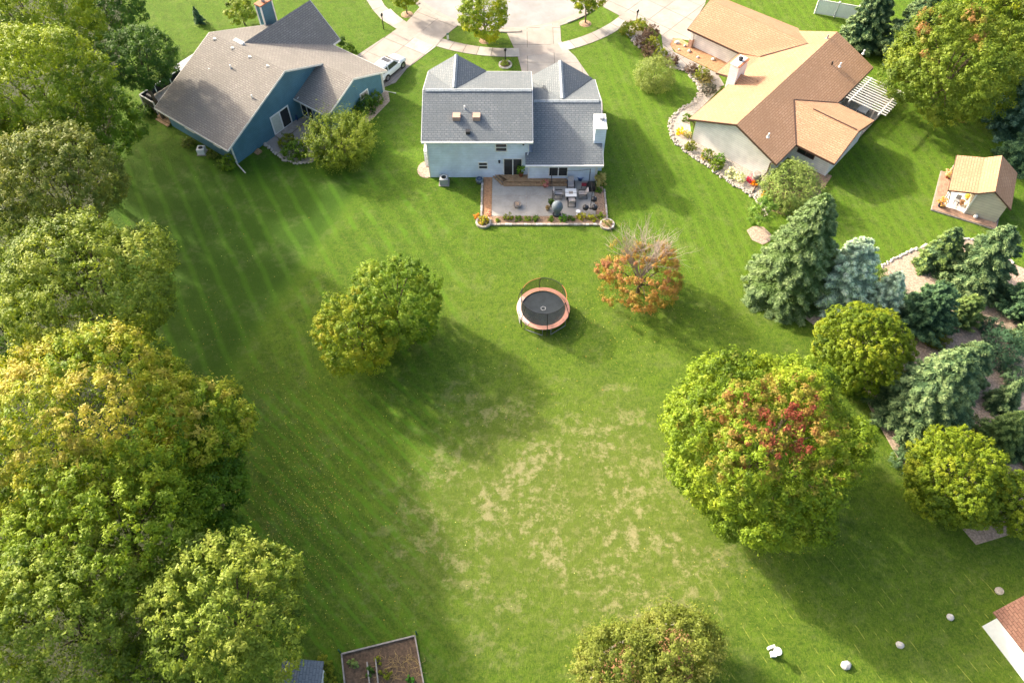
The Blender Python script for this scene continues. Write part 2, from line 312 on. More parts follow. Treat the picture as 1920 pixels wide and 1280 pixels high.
driveL = w2([(655, 114), (744, 55), (760, 45), (788, 13), (812, 26), (863, 45), (826, 75), (816, 89), (763, 129), (742, 155), (716, 166), (690, 175)])
driveC = w2([(949, 59), (1050, 43), (1052, 77), (1064, 93), (1079, 107), (1110, 151), (1122, 170), (1129, 189), (1132, 230), (1122, 240), (985, 160), (971, 107), (964, 91)])
driveR = w2([(1124, 10), (1128, -30), (1330, -30), (1322, 8), (1297, 50), (1300, 78), (1262, 72), (1255, 80), (1236, 62), (1215, 48), (1198, 38), (1172, 42), (1160, 29)])
paved('driveway', driveL, .034, ['concrete', 'concrete', 'concrete_white', 'concrete_grey'], 56.9, 3.2, 2.9, tuple(W(763, 129)[:2]))
paved('driveway', driveC, .034, ['concrete', 'concrete_white', 'concrete_white'], 90, 3.4, 3.1, (4.9, 70.5))
paved('driveway', driveR, .034, ['concrete_white', 'concrete_white', 'concrete'], 48.5, 3.3, 3.1, tuple(W(1297, 75)[:2]))
# pavement ring: one slab after the other
pv = struct('pavement', sheet(arc(18.85, 212, 322, 60) + arc(17.2, 212, 322, 60)[::-1], .016, .04), M['joint'])
a = 212
while a < 322:
    da = math.degrees(1.62 / 18.0)
    obj('slab', sheet(arc(18.83, a + .1, a + da - .1, 3) + arc(17.22, a + .1, a + da - .1, 3)[::-1], .041, .03), M[rnd.choice(['concrete', 'concrete_white', 'concrete', 'concrete_grey'])], pv); a += da
wl = struct('pavement', sheet(w2([(680, -10), (709, -10), (722, 12), (760, 45), (744, 55), (716, 38), (700, 20)]), .02, .04), M['joint'])
for q in cells(w2([(680, -10), (709, -10), (722, 12), (760, 45), (744, 55), (716, 38), (700, 20)]), 125, 1.9, 60, .04): obj('slab', sheet(q, .038, .03), M[rnd.choice(['concrete', 'concrete_white'])], wl)
# kerb stones round the turning circle, lowered at the drives
kb = struct('kerb', sheet(arc(14.1, 150, 392, 90) + arc(13.6, 150, 392, 90)[::-1], .012, .03), M['concrete_grey'])
low = [(213, 246), (271, 299), (316, 345)]
a = 180
while a < 360:
    h = .035 if any(x <= a <= y for x, y in low) else .12
    obj('kerb_stone', sheet(arc(14.08, a + .05, a + 5.95, 5) + arc(13.62, a + .05, a + 5.95, 5)[::-1], h, h + .01), M[rnd.choice(['concrete', 'concrete_white'])], kb); a += 6
# gutter pan
struct('gutter', sheet(arc(13.55, 180, 360, 60) + arc(13.0, 180, 360, 60)[::-1], .014, .02), M['concrete'])
# walk and beds by the tan-roofed house
paved('garden_path', w2([(1240, 66), (1262, 74), (1256, 84), (1264, 98), (1300, 116), (1345, 138), (1358, 160), (1338, 168), (1318, 150), (1290, 135), (1262, 122), (1244, 98)]), .03, ['concrete', 'concrete_white'], 30, 1.8, 1.7)
struct('mulch_bed', sheet(w2([(1256, 84), (1263, 73), (1275, 73), (1300, 88), (1385, 128), (1352, 134), (1345, 137), (1300, 115), (1268, 99)]), .05, .05), M['mulch_orange'])
BORD = [(1176, 62), (1185, 72), (1192, 84), (1206, 92), (1222, 100), (1240, 112), (1258, 127), (1276, 130), (1290, 136), (1302, 152), (1311, 166), (1311, 178), (1302, 192), (1282, 203), (1266, 214), (1257, 230), (1257, 250), (1268, 268), (1288, 286), (1316, 304), (1344, 324), (1372, 344), (1398, 358), (1420, 374), (1432, 392), (1438, 404)]
struct('gravel_bed', sheet(w2(BORD + [(1452, 386), (1440, 345), (1428, 330), (1297, 262), (1293, 225), (1352, 165), (1338, 165), (1318, 150), (1290, 133), (1262, 120), (1244, 100), (1232, 72), (1214, 56), (1196, 44), (1180, 50)]), .03, .03), M['gravel'])
struct('mulch_bed', sheet(w2([(1430, 368), (1440, 345), (1500, 302), (1560, 330), (1540, 360), (1500, 405), (1470, 404), (1448, 396), (1438, 384)]), .034, .03), M['mulch'])
EV = [(1655, 500), (1668, 490), (1700, 474), (1745, 458), (1782, 448), (1842, 449), (1868, 468), (1900, 495), (1960, 520), (1990, 700), (1960, 1010), (1895, 990), (1830, 960), (1760, 930), (1690, 870), (1650, 800), (1628, 760), (1600, 660), (1540, 620), (1500, 590), (1560, 560), (1640, 560)]
struct('mulch_bed', sheet(w2(EV), .03, .03), M['mulch_pink'])
struct('mulch_bed', sheet(w2([(1805, 992), (1880, 962), (1893, 1002), (1830, 1021)]), .036, .03), M['mulch_pink'])
struct('mulch_bed', sheet(w2([(1400, 432), (1412, 424), (1432, 426), (1446, 440), (1444, 452), (1430, 459), (1410, 450)]), .03, .03), M['mulch_pink'])
def stones(name, label, path, size, R, wid=.12, z=.02, step=1.0, mat='stone'):
    mb = MB(); pts = [W(u, v) for u, v in path]
    for p, q in zip(pts, pts[1:]):
        n = max(1, int((q - p).length / (size * 1.7 * step)))
        for i in range(n):
            c = p.lerp(q, (i + R.random() * .5) / n) + Vector((R.uniform(-wid, wid), R.uniform(-wid, wid), 0)); s = size * R.uniform(.7, 1.25)
            mb.rock((c.x, c.y, z + s * .35), s, s * .7, R)
    return tag(obj(name, mb, M[mat]), label, 'stones', None, 'stuff')
R = random.Random(3)
stones('border_stones', 'pale stone edging curving round the gravel bed of the tan-roofed house', BORD, .13, R, .24, step=.3)
stones('border_stones', 'pale stone edging along the top of the evergreen bed', EV[:8], .12, R, .12, step=.5, mat='stone_white')
# ---------------------------------------------------------------- house parts
def window(rt, p, e, w, h, split='v', pane='glass', fm='white', name='window', fw=.09, nrm=None):
    p = Vector(p); e = Vector(e).normalized(); n = Vector(nrm) if nrm else Vector((e.y, -e.x, 0)); z = Vector((0, 0, 1))
    def q(x0, x1, y0, y1, d0, d1, mb):
        P = lambda x, y, d: p + e * x + z * y + n * d
        mb.hexa([P(x0, y0, d0), P(x1, y0, d0), P(x1, y0, d1), P(x0, y0, d1), P(x0, y1, d0), P(x1, y1, d0), P(x1, y1, d1), P(x0, y1, d1)])
    f = MB(); q(-fw, 0, -fw, h + fw, 0, .06, f); q(w, w + fw, -fw, h + fw, 0, .06, f); q(0, w, h, h + fw, 0, .06, f); q(0, w, -fw, 0, 0, .075, f)
    k = fw * .55
    if split == 'v': q(w / 2 - k, w / 2 + k, 0, h, 0, .055, f)
    elif split == 'h': q(0, w, h / 2 - k, h / 2 + k, 0, .055, f)
    fo = obj(name, f, M[fm], rt)
    panes = [pane] if isinstance(pane, str) else pane
    if split == 'v': rs = [(.0, w / 2 - k, 0, h), (w / 2 + k, w, 0, h)]
    elif split == 'h': rs = [(0, w, 0, h / 2 - k), (0, w, h / 2 + k, h)]
    else: rs = [(0, w, 0, h)]
    for i, r in enumerate(rs):
        g = MB(); q(r[0], r[1], r[2], r[3], .004, .022, g); obj('pane', g, M[panes[i % len(panes)]], fo)
    return fo
def slope(rt, pts, mat, t=.14, name='roof_slope'): return obj(name, MB().slab(pts, t), M[mat], rt)
def trim(rt, segs, mat='white', w=.1, h=.2, name='fascia', dz=-.015):
    for p, q in segs: obj(name, MB().beam(Vector(p) + Vector((0, 0, dz)), Vector(q) + Vector((0, 0, dz)), w, h), M[mat], rt)
def ridge_caps(rt, p, q, w, drop, mat='ridge', step=.62):
    p, q = Vector(p), Vector(q); d = (q - p); n = max(1, round(d.length / step)); e = Vector((-d.y, d.x, 0)).normalized() * w
    for i in range(n):
        a = p + d * (i / n) + Vector((0, 0, .012 * (i % 2))); b = p + d * ((i + .97) / n) + Vector((0, 0, .012 * (i % 2))); k = Vector((0, 0, drop)); t = Vector((0, 0, .07))
        mb = MB(); mb.add([a + t, b + t, a - e - k + t, b - e - k + t, a + e - k + t, b + e - k + t, a, b, a - e - k, b - e - k, a + e - k, b + e - k],
               [(0, 1, 3, 2), (1, 0, 4, 5), (2, 3, 9, 8), (4, 10, 11, 5), (6, 8, 9, 7), (7, 11, 10, 6), (0, 2, 8, 6), (0, 6, 10, 4), (1, 7, 9, 3), (1, 5, 11, 7)])
        obj('ridge_cap', mb, M[mat], rt)
def pipe(rt, c, h, r=.07, mat='plastic_white', name='vent_pipe'):
    obj(name, MB().lathe((c[0], c[1], c[2] - .05), [(r * 1.9, 0), (r * 1.7, .07), (r, .1), (r, h), (r * .6, h)], 10), M[mat], rt)
def box_vent(rt, c, s, h, mat, F=None, name='roof_vent', dz=0.0):
    mb = MB(); x, y, z = c
    P = lambda a, b, k: (F(x + a, y + b, z + k) if F else (x + a, y + b, z + k))
    mb.hexa([P(-s, -s, -.15), P(s, -s, -.15), P(s, s, -.15), P(-s, s, -.15), P(-s, -s, h + dz * s), P(s, -s, h + dz * s), P(s, s, h), P(-s, s, h)]); obj(name, mb, M[mat], rt)
# ================================================================ grey-roofed house in the middle
H = root('house', (0, 63, 0), 'pale blue two-storey house with grey shingle roof behind the patio', 'house')
mw = MB().box(-8.25, 1.6, 58.4, 68.4, 0, 4.86); obj('wall', mw, M['siding_pale'], H)
ww = MB().box(1.62, 8.35, 57.85, 70.0, 0, 2.72); obj('wall', ww, M['siding_pale'], H)
EZ, RZ, YF, YR, YB, XL, XR = 4.9, 6.88, 58.0, 63.2, 68.85, -8.66, 1.97
for x in (-8.25, 1.4): obj('gable_wall', MB().extrude([(x, 58.45, 4.80), (x, 68.35, 4.80), (x, 63.2, 6.70)], (.2, 0, 0)), M['siding_pale'], H)
obj('gable_wall', MB().extrude([(8.15, 57.9, 2.75), (8.15, 69.95, 2.7), (8.15, 63.8, 4.9)], (.2, 0, 0)), M['siding_pale'], H)
slope(H, [(XL, YF, EZ), (XR, YF, EZ), (XR, YR, RZ), (XL, YR, RZ)], 'roof_grey'); slope(H, [(XL, YB, EZ), (XL, YR, RZ), (XR, YR, RZ), (XR, YB, EZ)], 'roof_grey')
GA, GY = -5.66, 68.95
slope(H, [(-8.7, GY, EZ + .02), (GA, GY, RZ - .03), (GA, YR + .05, RZ - .03)], 'roof_grey', .1); slope(H, [(-2.66, GY, EZ + .02), (GA, YR + .05, RZ - .03), (GA, GY, RZ - .03)], 'roof_grey', .1)
obj('gable_wall', MB().extrude([(-8.3, 68.42, 4.8), (-3.0, 68.42, 4.8), (GA, 68.42, 6.62)], (0, .15, 0)), M['siding_pale'], H)
e2, r2, yf, yr, yb, xl, xr = 2.78, 5.12, 57.08, 63.8, 70.45, 1.3, 8.86
slope(H, [(xl, yf, e2), (xr, yf, e2), (xr, yr, r2), (2.05, yr, r2), (2.05, 58.42, e2 + (58.42 - yf) * (r2 - e2) / (yr - yf)), (xl, 58.38, e2 + (58.38 - yf) * (r2 - e2) / (yr - yf))], 'roof_grey')
slope(H, [(1.62, yb, e2), (1.62, yr, r2), (xr, yr, r2), (xr, yb, e2)], 'roof_grey')
ga, gz = 5.08, 5.0
slope(H, [(1.55, 70.6, e2 + .02), (ga, 70.6, gz), (ga, 64.15, gz)], 'roof_grey', .1); slope(H, [(8.62, 70.6, e2 + .02), (ga, 64.15, gz), (ga, 70.6, gz)], 'roof_grey', .1)
obj('gable_wall', MB().extrude([(2.0, 70.02, 2.7), (8.2, 70.02, 2.7), (ga, 70.02, 4.75)], (0, .15, 0)), M['siding_pale'], H)
trim(H, [((XL, YF - .04, EZ), (XR + .05, YF - .04, EZ))], 'white', .16, .2, 'gutter', .01); trim(H, [((xl, yf - .04, e2), (xr + .03, yf - .04, e2))], 'white', .16, .2, 'gutter', .01)
trim(H, [((XL, YB, EZ), (XR, YB, EZ)), ((xr, yb, e2), (xr, yr, r2)), ((xr, yr, r2), (xr, yf, e2)), ((XL, YF, EZ), (XL, YR, RZ)), ((XL, YR, RZ), (XL, YB, EZ)), ((XR, YF, EZ), (XR, YR, RZ)), ((XR, YR, RZ), (XR, YB, EZ))])
ridge_caps(H, (XL + .25, YR, RZ), (XR - .05, YR, RZ), .22, .08); ridge_caps(H, (2.15, yr, r2), (xr - .2, yr, r2), .22, .08)
ridge_caps(H, (GA, GY, RZ - .03), (GA, YR + .4, RZ - .03), .2, .14); ridge_caps(H, (ga, 70.6, gz), (ga, 64.3, gz), .2, .12)
sl = (RZ - EZ) / (YR - YF)
for u, v in ((856, 220), (893.5, 220)):
    y = YF + 2.55; x = W(u, v, EZ + sl * 2.55)[0]; box_vent(H, (x, W(u, v, 5.85)[1], 5.82), .36, .3, 'skylight', None, 'roof_vent')
p = W(871, 203, 6.2); pipe(H, (p[0], p[1], 6.1), .45); p = W(877.5, 249.5, 5.2); box_vent(H, (p[0], p[1], 5.2), .2, .3, 'black')
obj('downspout', MB().tube([(1.62, 58.3, 4.7), (1.62, 58.3, 3.45), (1.5, 57.9, 3.35)], .05), M['white'], H); obj('downspout', MB().tube([(8.42, 57.4, 2.6), (8.42, 57.77, 2.2), (8.42, 57.77, .2), (8.5, 57.3, .08)], .055), M['white'], H)
obj('corner_trim', MB().box(-8.29, -8.15, 58.36, 58.5, 0, 4.8), M['white'], H); obj('corner_trim', MB().box(8.25, 8.39, 57.81, 57.95, 0, 2.6), M['white'], H); obj('corner_trim', MB().box(1.58, 1.72, 57.81, 57.95, 0, 2.6), M['white'], H)
ex = (1, 0, 0)
window(H, (-1.55, 58.4, 3.45), ex, 1.0, .86, 'h'); window(H, (-3.27, 58.4, 1.2), ex, .78, .72, 'h')
window(H, (-.78, 58.4, .36), ex, 1.72, 2.05, 'v', name='patio_door'); window(H, (3.72, 57.85, .75), ex, 1.75, 1.3, 'v')
obj('wall_lamp', MB().lathe((-1.25, 58.3, 1.95), [(.03, 0), (.09, .05), (.09, .25), (.12, .3), (.02, .38)], 8), M['black'], H)
obj('wall_lamp', MB().lathe((1.1, 58.3, 4.2), [(.03, 0), (.09, .05), (.09, .22), (.12, .27), (.02, .34)], 8), M['black'], H)
ch = obj('chimney', MB().box(8.02, 9.1, 59.35, 61.45, 0, 5.25), M['siding_pale'], H)
obj('chimney_cap', MB().box(7.96, 9.16, 59.29, 61.51, 5.25, 5.36), M['white'], ch)
obj('flue', MB().lathe((8.72, 60.75, 5.34), [(.26, 0), (.26, .25), (.3, .27), (.3, .33), (.1, .36)], 14), M['grey_metal'], ch)
obj('side_bay', MB().box(-8.85, -8.26, 60.0, 61.6, 0, 2.0), M['white'], H)
# ================================================================ blue house
FL = fr((-28.18, 59.43), 144.0); L = root('house', FL(5, 9, 0), 'dark blue gabled house with taupe shingle roof and copper-capped chimney', 'house')
le, lr_, rb, reb = 2.6, 6.5, 9.05, 18.9
sR = (lr_ - le) / (reb - rb); gb = 14.0; gz_ = lr_ - sR * (gb - rb)
obj('wall', MB().box(.5, 10.6, .75, 18.3, 0, 2.62, FL), M['siding_blue'], L); obj('wall', MB().box(-3.9, .48, 10.25, 18.28, 0, 2.6, FL), M['siding_blue'], L)
obj('gable_wall', MB().extrude([FL(.5, .78, 2.6), FL(.5, 18.25, 2.6), FL(.5, rb, 6.35)], FL(.7, 0, 0) - FL(.5, 0, 0)), M['siding_blue'], L)
obj('gable_wall', MB().extrude([FL(10.4, .78, 2.6), FL(10.4, 18.25, 2.6), FL(10.4, rb, 6.35)], FL(.2, 0, 0) - FL(0, 0, 0)), M['siding_blue'], L)
obj('gable_wall', MB().extrude([FL(-3.9, 10.3, 2.58), FL(-3.9, 18.25, 2.58), FL(-3.9, gb, gz_ - .18)], FL(.2, 0, 0) - FL(0, 0, 0)), M['siding_blue'], L)
slope(L, [FL(0, 0, le), FL(0, rb, lr_), FL(11.1, rb, lr_), FL(11.1, 0, le)], 'roof_taupe')
slope(L, [FL(0, rb, lr_), FL(0, gb, gz_), FL(-4.35, gb, gz_), FL(-4.35, reb, le), FL(11.1, reb, le), FL(11.1, rb, lr_)], 'roof_taupe')
slope(L, [FL(-4.35, gb, gz_), FL(.6, gb, gz_), FL(.6, 9.6, le), FL(-4.35, 9.6, le)], 'roof_taupe')
xr_, xz = 7.45, 6.0; xb = rb + (lr_ - xz) / sR
slope(L, [FL(xr_, xb, xz), FL(3.75, reb - .2, le + .03), FL(3.75, 20.1, le), FL(xr_, 20.1, xz)], 'roof_taupe', .1)
slope(L, [FL(xr_, xb, xz), FL(xr_, 20.1, xz), FL(11.15, 20.1, le), FL(11.15, reb - .2, le + .03)], 'roof_taupe', .1)
obj('wall', MB().box(4.3, 10.6, 18.32, 19.6, 0, 2.55, FL), M['siding_blue'], L)
obj('gable_wall', MB().extrude([FL(4.3, 19.55, 2.5), FL(10.6, 19.55, 2.5), FL(xr_, 19.55, 5.75)], FL(0, .05, 0) - FL(0, 0, 0)), M['siding_blue'], L)
trim(L, [(FL(0, 0, le), FL(0, rb, lr_)), (FL(0, rb, lr_), FL(0, gb, gz_)), (FL(11.1, 0, le), FL(11.1, rb, lr_)), (FL(11.1, rb, lr_), FL(11.1, reb, le)), (FL(0, 0, le), FL(11.1, 0, le)), (FL(-4.35, gb, gz_), FL(-4.35, reb, le)), (FL(-4.35, gb, gz_), FL(-4.35, 9.6, le)), (FL(-4.35, 9.6, le), FL(.5, 9.6, le)), (FL(.06, 9.7, le + .06), FL(.06, gb, gz_)), (FL(-4.35, reb, le), FL(3.75, reb, le)), (FL(3.75, reb, le), FL(3.75, 20.1, le)), (FL(3.75, 20.1, le), FL(xr_, 20.1, xz)), (FL(xr_, 20.1, xz), FL(11.15, 20.1, le))], 'off_white', .12, .2)
for (u, v) in ((403.5, 74.5), (437, 91.5), (469.5, 108), (503, 125)): 
    q = W(u, v, 6.25); box_vent(L, (q[0], q[1], 6.15), .17, .26, 'off_white')
q = W(450, 85, 6.3); obj('skylight', MB().box(7.0, 8.3, 9.7, 10.15, 5.95, 6.35, FL), M['white'], L)
for u, v, z in ((434, 131, 5.4), (395, 137, 4.6), (474, 187, 4.7)):
    q = W(u, v, z); pipe(L, (q[0], q[1], z), .6, .08)
cL = obj('chimney', MB().box(11.0, 11.8, 16.0, 17.65, 0, 5.95, FL), M['siding_blue'], L)
for a_, b_ in ((11.0, 16.0), (11.0, 17.65), (11.8, 16.0)): obj('corner_trim', MB().box(a_ - .07, a_ + .07, b_ - .07, b_ + .07, .5, 5.9, FL), M['white'], cL)
obj('chimney_cap', MB().box(10.9, 11.9, 15.9, 17.75, 5.95, 6.07, FL), M['copper'], cL); q = FL(11.4, 16.8, 6.05); obj('flue', MB().lathe(q, [(.2, 0), (.2, .3), (.24, .33), (.1, .38)], 12), M['grey_metal'], cL)
eb = FL(0, 1, 0) - FL(0, 0, 0); ea = FL(1, 0, 0) - FL(0, 0, 0)
window(L, FL(.5, 6.2, .2), eb, 2.3, 2.05, 'v', ['curtain', 'glass'], name='patio_door', fw=.14, nrm=-ea)
window(L, FL(-3.9, 14.9, 1.15), eb, 1.05, .6, None, 'wood_grey', fw=.12, nrm=-ea)
window(L, FL(-1.2, 10.25, .15), ea, 1.6, 1.95, 'v', fw=.1, nrm=-eb); window(L, FL(2.6, .75, 1.1), ea, .9, .9, 'v', nrm=-eb); window(L, FL(6.6, .75, 1.1), ea, 1.3, 1.0, 'v', nrm=-eb)
obj('downspout', MB().tube([FL(.3, .35, 2.5), FL(.42, .68, 2.2), FL(.42, .68, .15), FL(-1.2, .3, .05)], .06), M['off_white'], L)
obj('downspout', MB().tube([FL(-3.98, 18.4, 2.5), FL(-3.98, 18.4, .15), FL(-5.2, 18.9, .06)], .06), M['off_white'], L)
for b_ in (.75, 18.3): obj('corner_trim', MB().box(.43 if b_ < 1 else -3.97, .57 if b_ < 1 else -3.83, b_ - .06, b_ + .06, 0, 2.5, FL), M['off_white'], L)
# deck at the back of the blue house
D = root('deck', FL(13, 4, 0), 'timber deck with dark railing beside the blue house', 'deck')
for i in range(16): obj('plank', MB().box(11.15, 15.3, 1.0 + i * .5, 1.0 + i * .5 + .47, .72, .8, FL), M['wood_grey'], D)
obj('skirt', MB().box(11.25, 15.2, 1.05, 8.9, .05, .7, FL), M['dark_metal'], D)
for a_, b_ in ((15.25, 1.0), (15.25, 2.9), (15.25, 4.9), (15.25, 6.9), (13.0, 1.0), (15.25, 8.9)): obj('post', MB().box(a_ - .06, a_ + .06, b_ - .06, b_ + .06, 0, 1.75, FL), M['off_white'], D)
for p_, q_ in (((15.25, 1.0), (15.25, 8.9)), ((15.25, 1.0), (13.0, 1.0))):
    obj('rail', MB().beam(FL(p_[0], p_[1], 1.78), FL(q_[0], q_[1], 1.78), .12, .07), M['off_white'], D)
    obj('railing_panel', MB().beam(FL(p_[0], p_[1], 1.66), FL(q_[0], q_[1], 1.66), .03, .8), M['dark_metal'], D)
for i in range(3): obj('step', MB().box(10.75, 12.75, .95 - .32 * i, 1.28 - .32 * i, .5 - .2 * i - .05, .56 - .2 * i, FL), M['wood'], D)
A_ = root('awning', FL(15, 7.5, 0), 'white fabric awning over the deck of the blue house', 'awning')
obj('canopy', MB().slab([FL(11.2, 5.9, 2.75), FL(15.6, 5.9, 2.2), FL(15.6, 9.4, 2.2), FL(11.2, 9.4, 2.75)], .06), M['plastic_white'], A_)
for b_ in (6.0, 9.3): obj('pole', MB().tube([FL(15.5, b_, .8), FL(15.5, b_, 2.16)], .04), M['grey_metal'], A_)
K = root('barbecue_grill', FL(14.4, 1.5, .8), 'black covered grill in the railed corner of the timber deck', 'grill')
obj('body', MB().box(13.6, 14.9, 1.2, 1.8, .82, 1.5, FL), M['black'], K); obj('hood', MB().hexa([FL(13.8, 1.25, 1.5), FL(14.7, 1.25, 1.5), FL(14.7, 1.75, 1.5), FL(13.8, 1.75, 1.5), FL(13.85, 1.38, 1.85), FL(14.65, 1.38, 1.85), FL(14.65, 1.62, 1.85), FL(13.85, 1.62, 1.85)]), M['black'], K)
# ================================================================ tan-roofed house
FR = fr((18.16, 64.19), 48.5); T = root('house', FR(9, 5, 0), 'long white house with tan shingle roof and white chimney', 'house')
e3, r3 = 2.6, 4.68
obj('wall', MB().box(.4, 20.1, .65, 9.6, 0, 2.62, FR), M['siding_white'], T); obj('wall', MB().box(14.1, 20.4, -8.7, .63, 0, 2.4, FR), M['siding_white'], T); obj('wall', MB().box(4.7, 11.7, 9.62, 13.85, 0, 2.6, FR), M['siding_white'], T)
for a_ in (.4, 19.9): obj('gable_wall', MB().extrude([FR(a_, .7, 2.6), FR(a_, 9.55, 2.6), FR(a_, 5.1, 4.47)], FR(.2, 0, 0) - FR(0, 0, 0)), M['siding_white'], T)
obj('gable_wall', MB().extrude([FR(4.72, 13.65, 2.55), FR(11.65, 13.65, 2.55), FR(8.1, 13.65, 3.68)], FR(0, .18, 0) - FR(0, 0, 0)), M['siding_white'], T)
slope(T, [FR(0, 10.2, e3), FR(20.5, 10.2, e3), FR(20.5, 5.1, r3), FR(0, 5.1, r3)], 'roof_tan'); slope(T, [FR(0, 0, e3), FR(0, 5.1, r3), FR(20.5, 5.1, r3), FR(20.5, 0, e3)], 'roof_tan')
slope(T, [FR(9.0, .02, e3 + .005), FR(13.9, .02, e3 + .005), FR(13.9, -2.4, 2.12), FR(9.0, -2.4, 2.12)], 'roof_tan', .12)
gr, gzz = 17.5, 4.0; vb = 5.1 * (gzz - e3) / (r3 - e3)
slope(T, [FR(13.5, -9.2, 2.3), FR(13.5, -2.42, 2.3), FR(13.9, 0, 2.64), FR(gr, vb, gzz), FR(gr, -9.2, gzz)], 'roof_tan', .12); slope(T, [FR(gr, -9.2, gzz), FR(gr, vb, gzz), FR(21.5, 0.4, 2.6), FR(21.5, -9.2, 2.3)], 'roof_tan', .12)
bz = 3.88; ba = 5.1 + 5.1 * (r3 - bz) / (r3 - e3)
slope(T, [FR(3.85, 10.15, e3 + .03), FR(8.1, ba, bz), FR(8.1, 14.3, bz), FR(3.85, 14.4, e3)], 'roof_tan', .12); slope(T, [FR(12.35, 10.15, e3 + .03), FR(12.35, 14.35, e3), FR(8.1, 14.3, bz), FR(8.1, ba, bz)], 'roof_tan', .12)
trim(T, [(FR(0, 10.2, e3), FR(0, 5.1, r3)), (FR(0, 5.1, r3), FR(0, 0, e3)), (FR(0, 0, e3), FR(9, 0, e3)), (FR(0, 10.2, e3), FR(3.85, 10.2, e3)), (FR(12.35, 10.2, e3), FR(20.5, 10.2, e3)), (FR(3.85, 10.2, e3), FR(3.85, 14.4, e3)), (FR(3.85, 14.4, e3), FR(8.1, 14.32, bz)), (FR(8.1, 14.32, bz), FR(12.35, 14.35, e3)), (FR(12.35, 14.35, e3), FR(12.35, 10.2, e3)), (FR(13.5, -9.2, 2.3), FR(13.5, -2.4, 2.3)), (FR(9.0, -2.4, 2.12), FR(13.9, -2.4, 2.12)), (FR(9.0, -2.4, 2.12), FR(9.0, 0, e3)), (FR(13.5, -9.2, 2.3), FR(gr, -9.2, gzz))], 'brown_trim', .1, .2)
for (p_, q_) in ((FR(8.1, ba + 2.2, bz + .02), FR(8.1, 14.1, bz + .02)),): obj('ridge_flashing', MB().beam(p_ + Vector((0, 0, .05)), q_ + Vector((0, 0, .05)), .12, .06), M['brown_trim'], T)
for p_, q_ in ((FR(3.85, 10.15, e3 + .09), FR(8.1, ba, bz + .06)), (FR(12.35, 10.15, e3 + .09), FR(8.1, ba, bz + .06)), (FR(13.9, 0, 2.71), FR(gr, vb, gzz + .05))): obj('valley_flashing', MB().beam(p_, q_, .12, .05), M['brown_trim'], T)
cT = obj('chimney', MB().box(7.5, 9.4, -.35, .62, 0, 4.95, FR), M['siding_white'], T); obj('chimney_cap', MB().box(7.45, 9.45, -.42, .48, 4.95, 5.03, FR), M['white'], cT); obj('cap_edge', MB().box(7.45, 9.45, .48, .72, 4.95, 5.04, FR), M['copper'], cT)
obj('flue', MB().lathe(FR(8.6, .1, 5.02), [(.2, 0), (.2, .22), (.27, .26), (.27, .3), (.08, .38)], 14), M['dark_metal'], cT)
obj('cricket', MB().extrude([FR(7.6, .62, 3.0), FR(9.3, .62, 2.9), FR(8.45, .62, 3.7)], FR(0, 2.0, .15) - FR(0, 0, 0)), M['roof_tan'], T)
for u, v, z, mt in ((1440, 257, 3.95, 'plastic_white'), (1559, 123, 3.75, 'dark_metal'), (1574.5, 125, 3.75, 'plastic_white'), (1551, 72, 4.6, 'grey_metal'), (1618.5, 101, 3.25, 'plastic_white')):
    q = W(u, v, z); pipe(T, q, .5, .09, mt)
ua, ub = FR(1, 0, 0) - FR(0, 0, 0), FR(0, 1, 0) - FR(0, 0, 0)
window(T, FR(4.7, 10.35, 1.25), ub, 1.7, 1.05, 'v', fm='brown_trim', nrm=-ua)
for a_ in (13.0, 15.6): window(T, FR(a_, 9.6, .35), ua, 1.9, 2.0, 'v', name='patio_door', nrm=ub)
obj('downspout', MB().tube([FR(.1, .3, 2.5), FR(.36, .55, 2.1), FR(.36, .55, .1)], .06), M['brown_trim'], T); obj('downspout', MB().tube([FR(.1, 10.0, 2.5), FR(.33, 9.5, 2.1), FR(.33, 9.5, .9), FR(-.4, 9.3, .3), FR(-2.2, 9.6, .08)], .07), M['brown_trim'], T)
obj('post', MB().box(13.75, 14.05, -8.75, -8.45, 0, 2.3, FR), M['white'], T); obj('post_base', MB().box(13.65, 14.09, -8.85, -8.4, 0, 1.0, FR), M['brick'], T)
# deck and pergola at the back of the tan-roofed house
D2 = root('deck', FR(16, 12, 0), 'low grey timber deck under the white pergola', 'deck')
for i in range(14): obj('plank', MB().box(11.75, 20.0, 9.72 + i * .29, 9.72 + i * .29 + .27, .24, .3, FR), M['wood_grey'], D2)
obj('skirt', MB().box(11.78, 19.95, 9.75, 13.72, .02, .235, FR), M['wood_grey'], D2)
Pg = root('pergola', FR(16.3, 12, .3), 'white slatted pergola beside the tan roof', 'pergola')
p0, p1, pz = 13.9, 18.5, 2.55
for i in range(12):
    a_ = p0 + (p1 - p0) * i / 11; obj('slat', MB().box(a_ - .045, a_ + .045, 10.4, 14.9, pz, pz + .09, FR), M['off_white'], Pg)
for b_ in (10.9, 14.2): obj('beam', MB().box(p0 - .3, p1 + .3, b_ - .05, b_ + .05, pz - .2, pz - .004, FR), M['white'], Pg)
for a_ in (p0 + .1, p1 - .1):
    for b_ in (10.9, 13.6): obj('post', MB().box(a_ - .07, a_ + .07, b_ - .07 + (.6 if b_ > 12 else 0) - (.6 if b_ > 12 else 0), b_ + .07, .3, pz - .2, FR), M['wood_grey'], Pg)
tb = root('patio_table', FR(15.6, 12.2, .3), 'grey slatted table under the white pergola', 'table'); obj('table_top', MB().box(14.9, 16.4, 11.7, 12.7, 1.0, 1.06, FR), M['grey_metal'], tb)
for a_ in (15.0, 16.3):
    for b_ in (11.8, 12.6): obj('leg', MB().box(a_ - .03, a_ + .03, b_ - .03, b_ + .03, .3, 1.0, FR), M['dark_metal'], tb)
